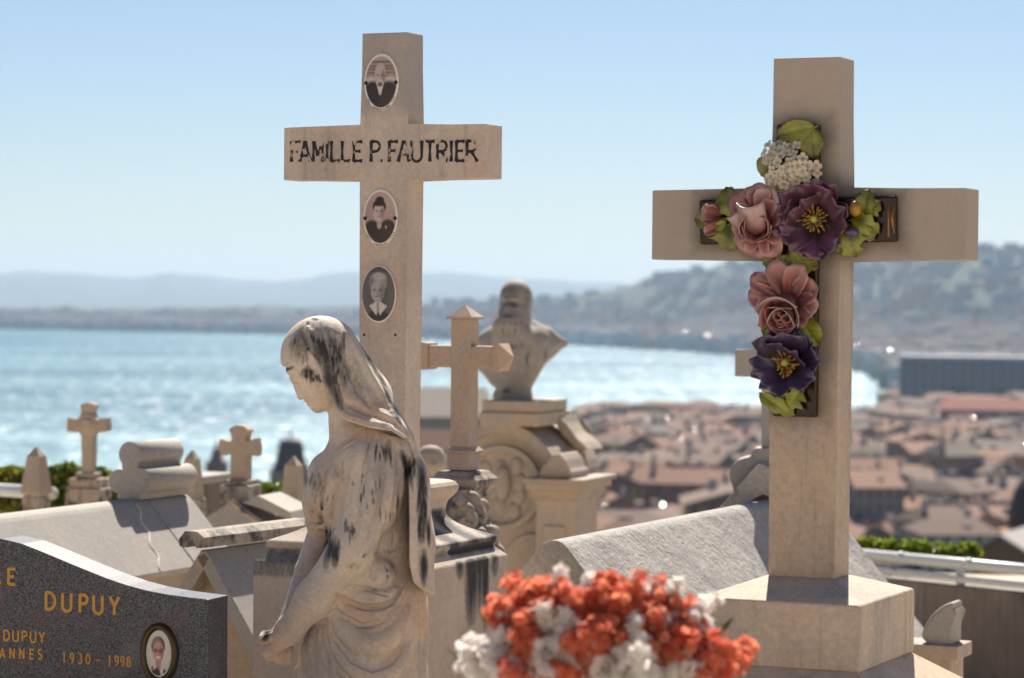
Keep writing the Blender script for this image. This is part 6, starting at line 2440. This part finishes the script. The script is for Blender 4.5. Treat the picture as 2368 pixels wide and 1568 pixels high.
def glint(parent, name, p, size):
    view = (-Vector(p)).normalized()
    hv = (view + sdir).normalized()
    hv = (hv + Vector(rt.normal(size=3) * .02)).normalized()
    o = mesh_obj(name, [(-size, -size, 0), (size, -size, 0), (size, size, 0), (-size, size, 0), (-size, -size, -.3), (size, -size, -.3), (size, size, -.3), (-size, size, -.3)],
                 [(0, 1, 2, 3), (4, 5, 1, 0), (5, 6, 2, 1), (6, 7, 3, 2), (7, 4, 0, 3), (7, 6, 5, 4)], PANE)
    o.parent = parent
    m = Matrix.Translation(parent.location) @ parent.rotation_euler.to_matrix().to_4x4() @ Matrix.Diagonal((*parent.scale, 1))
    o.matrix_parent_inverse = m.inverted()
    o.matrix_basis = Matrix.Translation(p) @ hv.to_track_quat('Z', 'Y').to_matrix().to_4x4()


used = [False] * 14
n_ind = 0
svs, sfs, scol = [], [], []
for (px, r, w, d, h, yaw) in cand:
    k = int(rt.integers(14))
    gz = ground_z(r, px)
    c = far_pt(px, r, gz - 2)
    if n_ind < 298 and not hidden(px, r, h):
        n_ind += 1
        if used[k]:
            o = tree_copy(protos[k])
        else:
            o = protos[k]
            used[k] = True
            COL.objects.link(o)
        o.location = c
        o.rotation_euler = (0, 0, yaw)
        o.scale = (w, d, h + 2)
        o['label'] = '%s%s house with a %s roof, %s rows, %s' % ('broad ' if w > 22 else 'narrow ' if w < 15 else '', WN[k % 7], 'gabled' if (k % 7) in (0, 2, 5) else 'hipped',
                                                                'nearest' if r < 830 else 'middle' if r < 1150 else 'farther' if r < 1450 else 'farthest',
                                                                'right of the flower cross' if px > 1900 else 'just left of the flower cross' if px > 1600 else 'right of the bust' if px > 1300 else 'behind the bust')
        if rt.random() < .06:
            glint(o, 'glint_pane', (c.x + rt.normal() * 2, c.y - d * .2, gz + h * 1.17 + 1.4), .06 + .22 * rt.random() ** 2)
        o['category'] = 'house'
        o['group'] = 'old town houses below the cemetery'
    else:
        b = len(svs)
        quadbox(svs, sfs, c, w / 2, d / 2, c.z, gz + h, yaw)
        scol += [WALLC[k % 7]] * (len(svs) - b)
        b = len(svs)
        roofshape(svs, sfs, c, w * .53, d * .56, gz + h + .01, h * .15, yaw, [0.02, .35, .5][k % 3])
        scol += [ROOFC[(k * 3 + 1) % 7]] * (len(svs) - b)
for k in range(14):
    if not used[k]:
        for ch in list(protos[k].children):
            for g_ in list(ch.children):
                bpy.data.objects.remove(g_)
            bpy.data.objects.remove(ch)
        bpy.data.objects.remove(protos[k])
M['far_paint'] = vcol('far_building_render', .9, 0, .25, .08)
tag(mesh_obj('distant_houses', svs, sfs, M['far_paint'], None, False, {'paint': np.array(scol)}), 'mass of further terracotta roofs in the old town', kind='stuff')

# apartment blocks on the far shore and the hill
ac = [(.54, .49, .45), (.58, .52, .47), (.52, .40, .34), (.43, .43, .45), (.64, .59, .55), (.48, .34, .275), (.55, .46, .36)]
an = ['white', 'cream', 'pinkish', 'grey', 'pale', 'terracotta', 'sandy']
am = [wallmat('block_%s' % n, c) for n, c in zip(an, ac)]
ub = []
for k in range(7):
    vs, fs = [], []
    quadbox(vs, fs, (0, 0), .5, .5, 0, 1, 0)
    quadbox(vs, fs, (.1, .1), .2, .2, 1.001, 1.12, 0)
    for zz_ in (.2, .4, .6, .8):
        quadbox(vs, fs, (0, -.53), .46, .028, zz_, zz_ + .05, 0)
    ub.append(mesh_obj('apartment_block', vs, fs, am[k]))
ubu = [False] * 7
svs, sfs, scol = [], [], []
blk = []
for px in range(-40, 2110, 13):
    if rt.random() < .9:
        blk.append((px + rt.normal() * 4, .018 + .02 * rt.random(), 22 + 26 * rt.random(), 14 + 14 * rt.random() if px > 900 else 8 + 10 * rt.random(), True))
for i in range(4200):
    px = rt.uniform(-60, 2430)
    t = rt.random() ** 2.6 * .9 + .03
    if px < 900:
        t = t * .6
    blk.append((px, t, 12 + 20 * rt.random(), 9 + 12 * rt.random(), False))
for i in range(900):
    blk.append((rt.uniform(1560, 2430), .02 + .36 * rt.random() ** 1.3, 16 + 22 * rt.random(), 12 + 11 * rt.random(), None))
na = 0
for (px, t, w, h, front) in blk:
    p = hill_pt(px, t)
    k = int(rt.integers(7))
    dens = .5 + .5 * math.sin(px * .011 + t * 6) * math.sin(px * .023 + 2 + t * 11)
    if front is False and rt.random() > .25 + .75 * dens * (1 - t * .6):
        continue
    yaw = rt.normal() * .4 - az(px)
    if na < 230 and (front or w > 29):
        na += 1
        if ubu[k]:
            o = ub[k].copy()
            COL.objects.link(o)
        else:
            o = ub[k]
            ubu[k] = True
        o.location = (p.x, p.y, p.z - 3)
        o.scale = (w, 12, h + 3)
        o.rotation_euler = (0, 0, yaw)
        o['label'] = '%s%s apartment block %s, %s' % ('tall ' if h > 20 else 'low ' if h < 14 else '', an[k], 'on the far shore' if front else 'on the hillside',
                                                       'left of the lettered cross' if px < 400 else 'just left of the lettered cross' if px < 830 else 'between the lettered cross and the bust' if px < 1190 else
                                                       'between the bust and the flower cross' if px < 1560 else 'just left of the flower cross' if px < 1800 else 'right of the flower cross')
        if front and (1560 < px < 1820 or 570 < px < 620 or 1900 < px < 2060) and rt.random() < .55:
            glint(o, 'glint_pane', (p.x, p.y - 8, p.z + h + 3), .1 + .3 * rt.random())
        o['category'] = 'building'
        o['group'] = 'apartment blocks along the far shore and hill'
    else:
        b = len(svs)
        quadbox(svs, sfs, p, w / 2, 6, p.z - 3, p.z + h, yaw)
        scol += [ac[k]] * (len(svs) - b)
tag(mesh_obj('hillside_villas', svs, sfs, M['far_paint'], None, False, {'paint': np.array(scol)}), 'scatter of small pale villas over the wooded hill', kind='stuff')

# trees of the hill: darker crowns between the villas
tv, tf, tc = [], [], []
for i in range(3200):
    px, t = rt.uniform(-60, 2430), rt.random() * 1.0
    p = hill_pt(px, t)
    s = 3 + 4.5 * rt.random()
    b = len(tv)
    for dx, dy, dz in ((-1, 0, .3), (0, -1, .35), (1, 0, .3), (0, 1, .35), (rt.normal() * .3, 0, 1.05)):
        tv.append((p.x + dx * s, p.y + dy * s, p.z + dz * s * .8))
    tf += [(b, b + 1, b + 4), (b + 1, b + 2, b + 4), (b + 2, b + 3, b + 4), (b + 3, b, b + 4)]
    tc += [np.array((.018, .026, .016)) * (.6 + .9 * rt.random())] * 5
tag(mesh_obj('hill_woods', tv, tf, M['far_paint'], None, True, {'paint': np.array(tc)}), 'dark tree cover of the hill across the bay', kind='stuff')

# dark glass office block
OB = Root('office_block', 'long dark glass office block between the bay and the red roofs', 'building', tuple(far_pt(2080, 1760, -79)), -az(2300) - .10)
zt = -(822 - yhor(2200)) / F * 1760 + 79
L = 560 / F * 1760
M['glass'] = plain('dark_blue_glass', (.008, .016, .032), .3, 0, .4, .05)
M['mull'] = plain('grey_mullion', (.22, .24, .28), .6)
bm = bmesh.new()
add_box(bm, 0, L, 0, 40, 0, zt - 2)
bm_obj('facade', bm, M['glass'], OB)
bm = bmesh.new()
add_box(bm, -.8, L + .8, -.8, 41, zt - 1.99, zt)
bm_obj('roof', bm, M['mull'], OB)
bm = bmesh.new()
k = 0
x = 0.0
while x < L:
    add_box(bm, x, x + .6, -.35, -.01, 0, zt - 2)
    x += 6.0
z = 3.0
while z < zt - 3:
    add_box(bm, 0, L, -.5, -.36, z, z + .9)
    z += 4.6
bm_obj('mullion_grid', bm, M['mull'], OB)['kind'] = 'stuff'

# long red-roofed hall
a = far_pt(2175, 1330, -80)
RH = Root('hall', 'long building with brick red walls and roof below the dark office block', 'building', tuple(a), -az(2300) + .02)
z1 = -(945 - yhor(2300)) / F * 1330 + 80
Lr = 420 / F * 1330
bm = bmesh.new()
add_box(bm, 0, Lr, 0, 16, 0, z1)
bm_obj('wall', bm, wallmat('brick_red_wall', (.22, .09, .075)), RH)
vs, fs = [], []
roofshape(vs, fs, (Lr / 2, 8), Lr / 2 + 1, 9, z1 + .02, 5.2, 0, .06)
mesh_obj('roof', vs, fs, wallmat('red_tile', (.40, .15, .10)), RH)
bm = bmesh.new()
for k in range(int(Lr / 5)):
    add_box(bm, 1.5 + k * 5, 3.2 + k * 5, -.12, .0, z1 - 5.5, z1 - 2.5)
bm_obj('window_band', bm, WIN, RH)['kind'] = 'stuff'

# church dome and cupola rising from the shore on the left
def tower(px, r, prof, ybase, label, name, cat, mats):
    s = r / F
    gz = ground_z(r, px)
    T_ = Root(name, label, cat, tuple(far_pt(px, r, gz)), 0)
    Z_ = lambda y: (yhor(px) - y) * s - gz
    bm = bmesh.new()
    add_loft(bm, lathe_rings([(w * s, Z_(y)) for w, y in prof][::-1], 20))
    bm_obj('dome', bm, mats[0], T_, True)
    bm = bmesh.new()
    w = prof[-1][0] * s
    add_loft(bm, lathe_rings([(w * 1.06, 0), (w * 1.06, Z_(ybase) - .3), (w * 1.25, Z_(ybase) - .2), (w * 1.25, Z_(ybase))], 12))
    bm_obj('drum', bm, mats[1], T_)
    bm = bmesh.new()
    add_loft(bm, lathe_rings([(2.2 * s, Z_(prof[0][1])), (2.2 * s, Z_(prof[0][1] - 12)), (.3 * s, Z_(prof[0][1] - 22))], 8))
    bm_obj('finial', bm, mats[0], T_)


DK = plain('dark_slate', (.06, .028, .026), .7, 0, .3, .5)
TW = wallmat('tower_wall', (.30, .22, .17))
RD_ = wallmat('tower_red', (.26, .12, .09))
tower(674, 700, [(3, 1012), (22, 1016), (28, 1024), (31, 1040), (33, 1058), (38, 1074), (46, 1086)], 1086, 'dark bell-shaped church dome against the sea, left of the statue', 'church_tower', 'tower', (DK, TW))
tower(503, 800, [(2, 1030), (9, 1036), (13, 1046), (14, 1060), (22, 1064), (25, 1070)], 1070, 'small reddish cupola tower behind the flared cross', 'church_tower', 'tower', (RD_, RD_))
tower(2420, 250, [(6, 1070), (30, 1078), (55, 1098), (72, 1130), (82, 1170), (86, 1212)], 1218, 'dark domed tower cut by the right edge', 'church_tower', 'tower', (DK, wallmat('orange_tower', (.36, .16, .07))))

# gabled roof near the wall on the right
g = far_pt(2318, 150, ground_z(150, 2318))
GHo = Root('gabled_house', 'brown gabled house front just beyond the wall at the right', 'house', tuple(g), -az(2318) - .25)
Zg = lambda y: (yhor(2318) - y) * 150 / F - g.z
bm = bmesh.new()
add_prism(bm, [(-1.7, 0), (1.9, 0), (1.9, Zg(1285)), (0, Zg(1238)), (-1.7, Zg(1282))], 0, 6)
bm_obj('wall', bm, wallmat('brown_gable', (.24, .14, .09)), GHo)
bm = bmesh.new()
add_prism(bm, [(-2.0, Zg(1284)), (0, Zg(1234)), (2.2, Zg(1288)), (2.2, Zg(1281)), (0, Zg(1226)), (-2.0, Zg(1277))], -.25, 6.2)
bm_obj('roof', bm, wallmat('greyish_tile', (.40, .36, .34)), GHo)

# pale roofed chapel behind the gabled cross
g = far_pt(1040, 95, ground_z(95, 1040))
CH = Root('chapel', 'pale roofed chapel in the lower cemetery, behind the gabled cross', 'chapel', tuple(g), -az(1040) + .12)
Zc = lambda y: (yhor(1040) - y) * 95 / F - g.z
bm = bmesh.new()
add_box(bm, -1.15, 1.5, 0, 2.2, 0, Zc(966))
bm_obj('wall', bm, wallmat('grey_chapel_wall', (.40, .39, .38)), CH)
vs, fs = [], []
roofshape(vs, fs, (.17, 1.1), 1.42, 1.25, Zc(964), Zc(915) - Zc(964) + .25, 0, .12)
mesh_obj('roof', vs, fs, wallmat('pale_roof_slab', (.58, .50, .40)), CH)

# pink roofed house below the chapel
g = far_pt(1018, 78, ground_z(78, 1018))
PHo = Root('hillside_house', 'house with a pinkish tiled roof between the chapel and the stone urn', 'house', tuple(g), -az(1018) - .2)
Zp = lambda y: (yhor(1018) - y) * 78 / F - g.z
bm = bmesh.new()
add_box(bm, -1.0, 1.1, 0, 1.8, 0, Zp(1062))
bm_obj('wall', bm, wallmat('rosy_wall', (.36, .26, .21)), PHo)
vs, fs = [], []
roofshape(vs, fs, (.05, .9), 1.25, 1.05, Zp(1060), Zp(1008) - Zp(1060) + .15, 0, .25)
mesh_obj('roof', vs, fs, wallmat('pink_tile', (.30, .16, .12)), PHo)
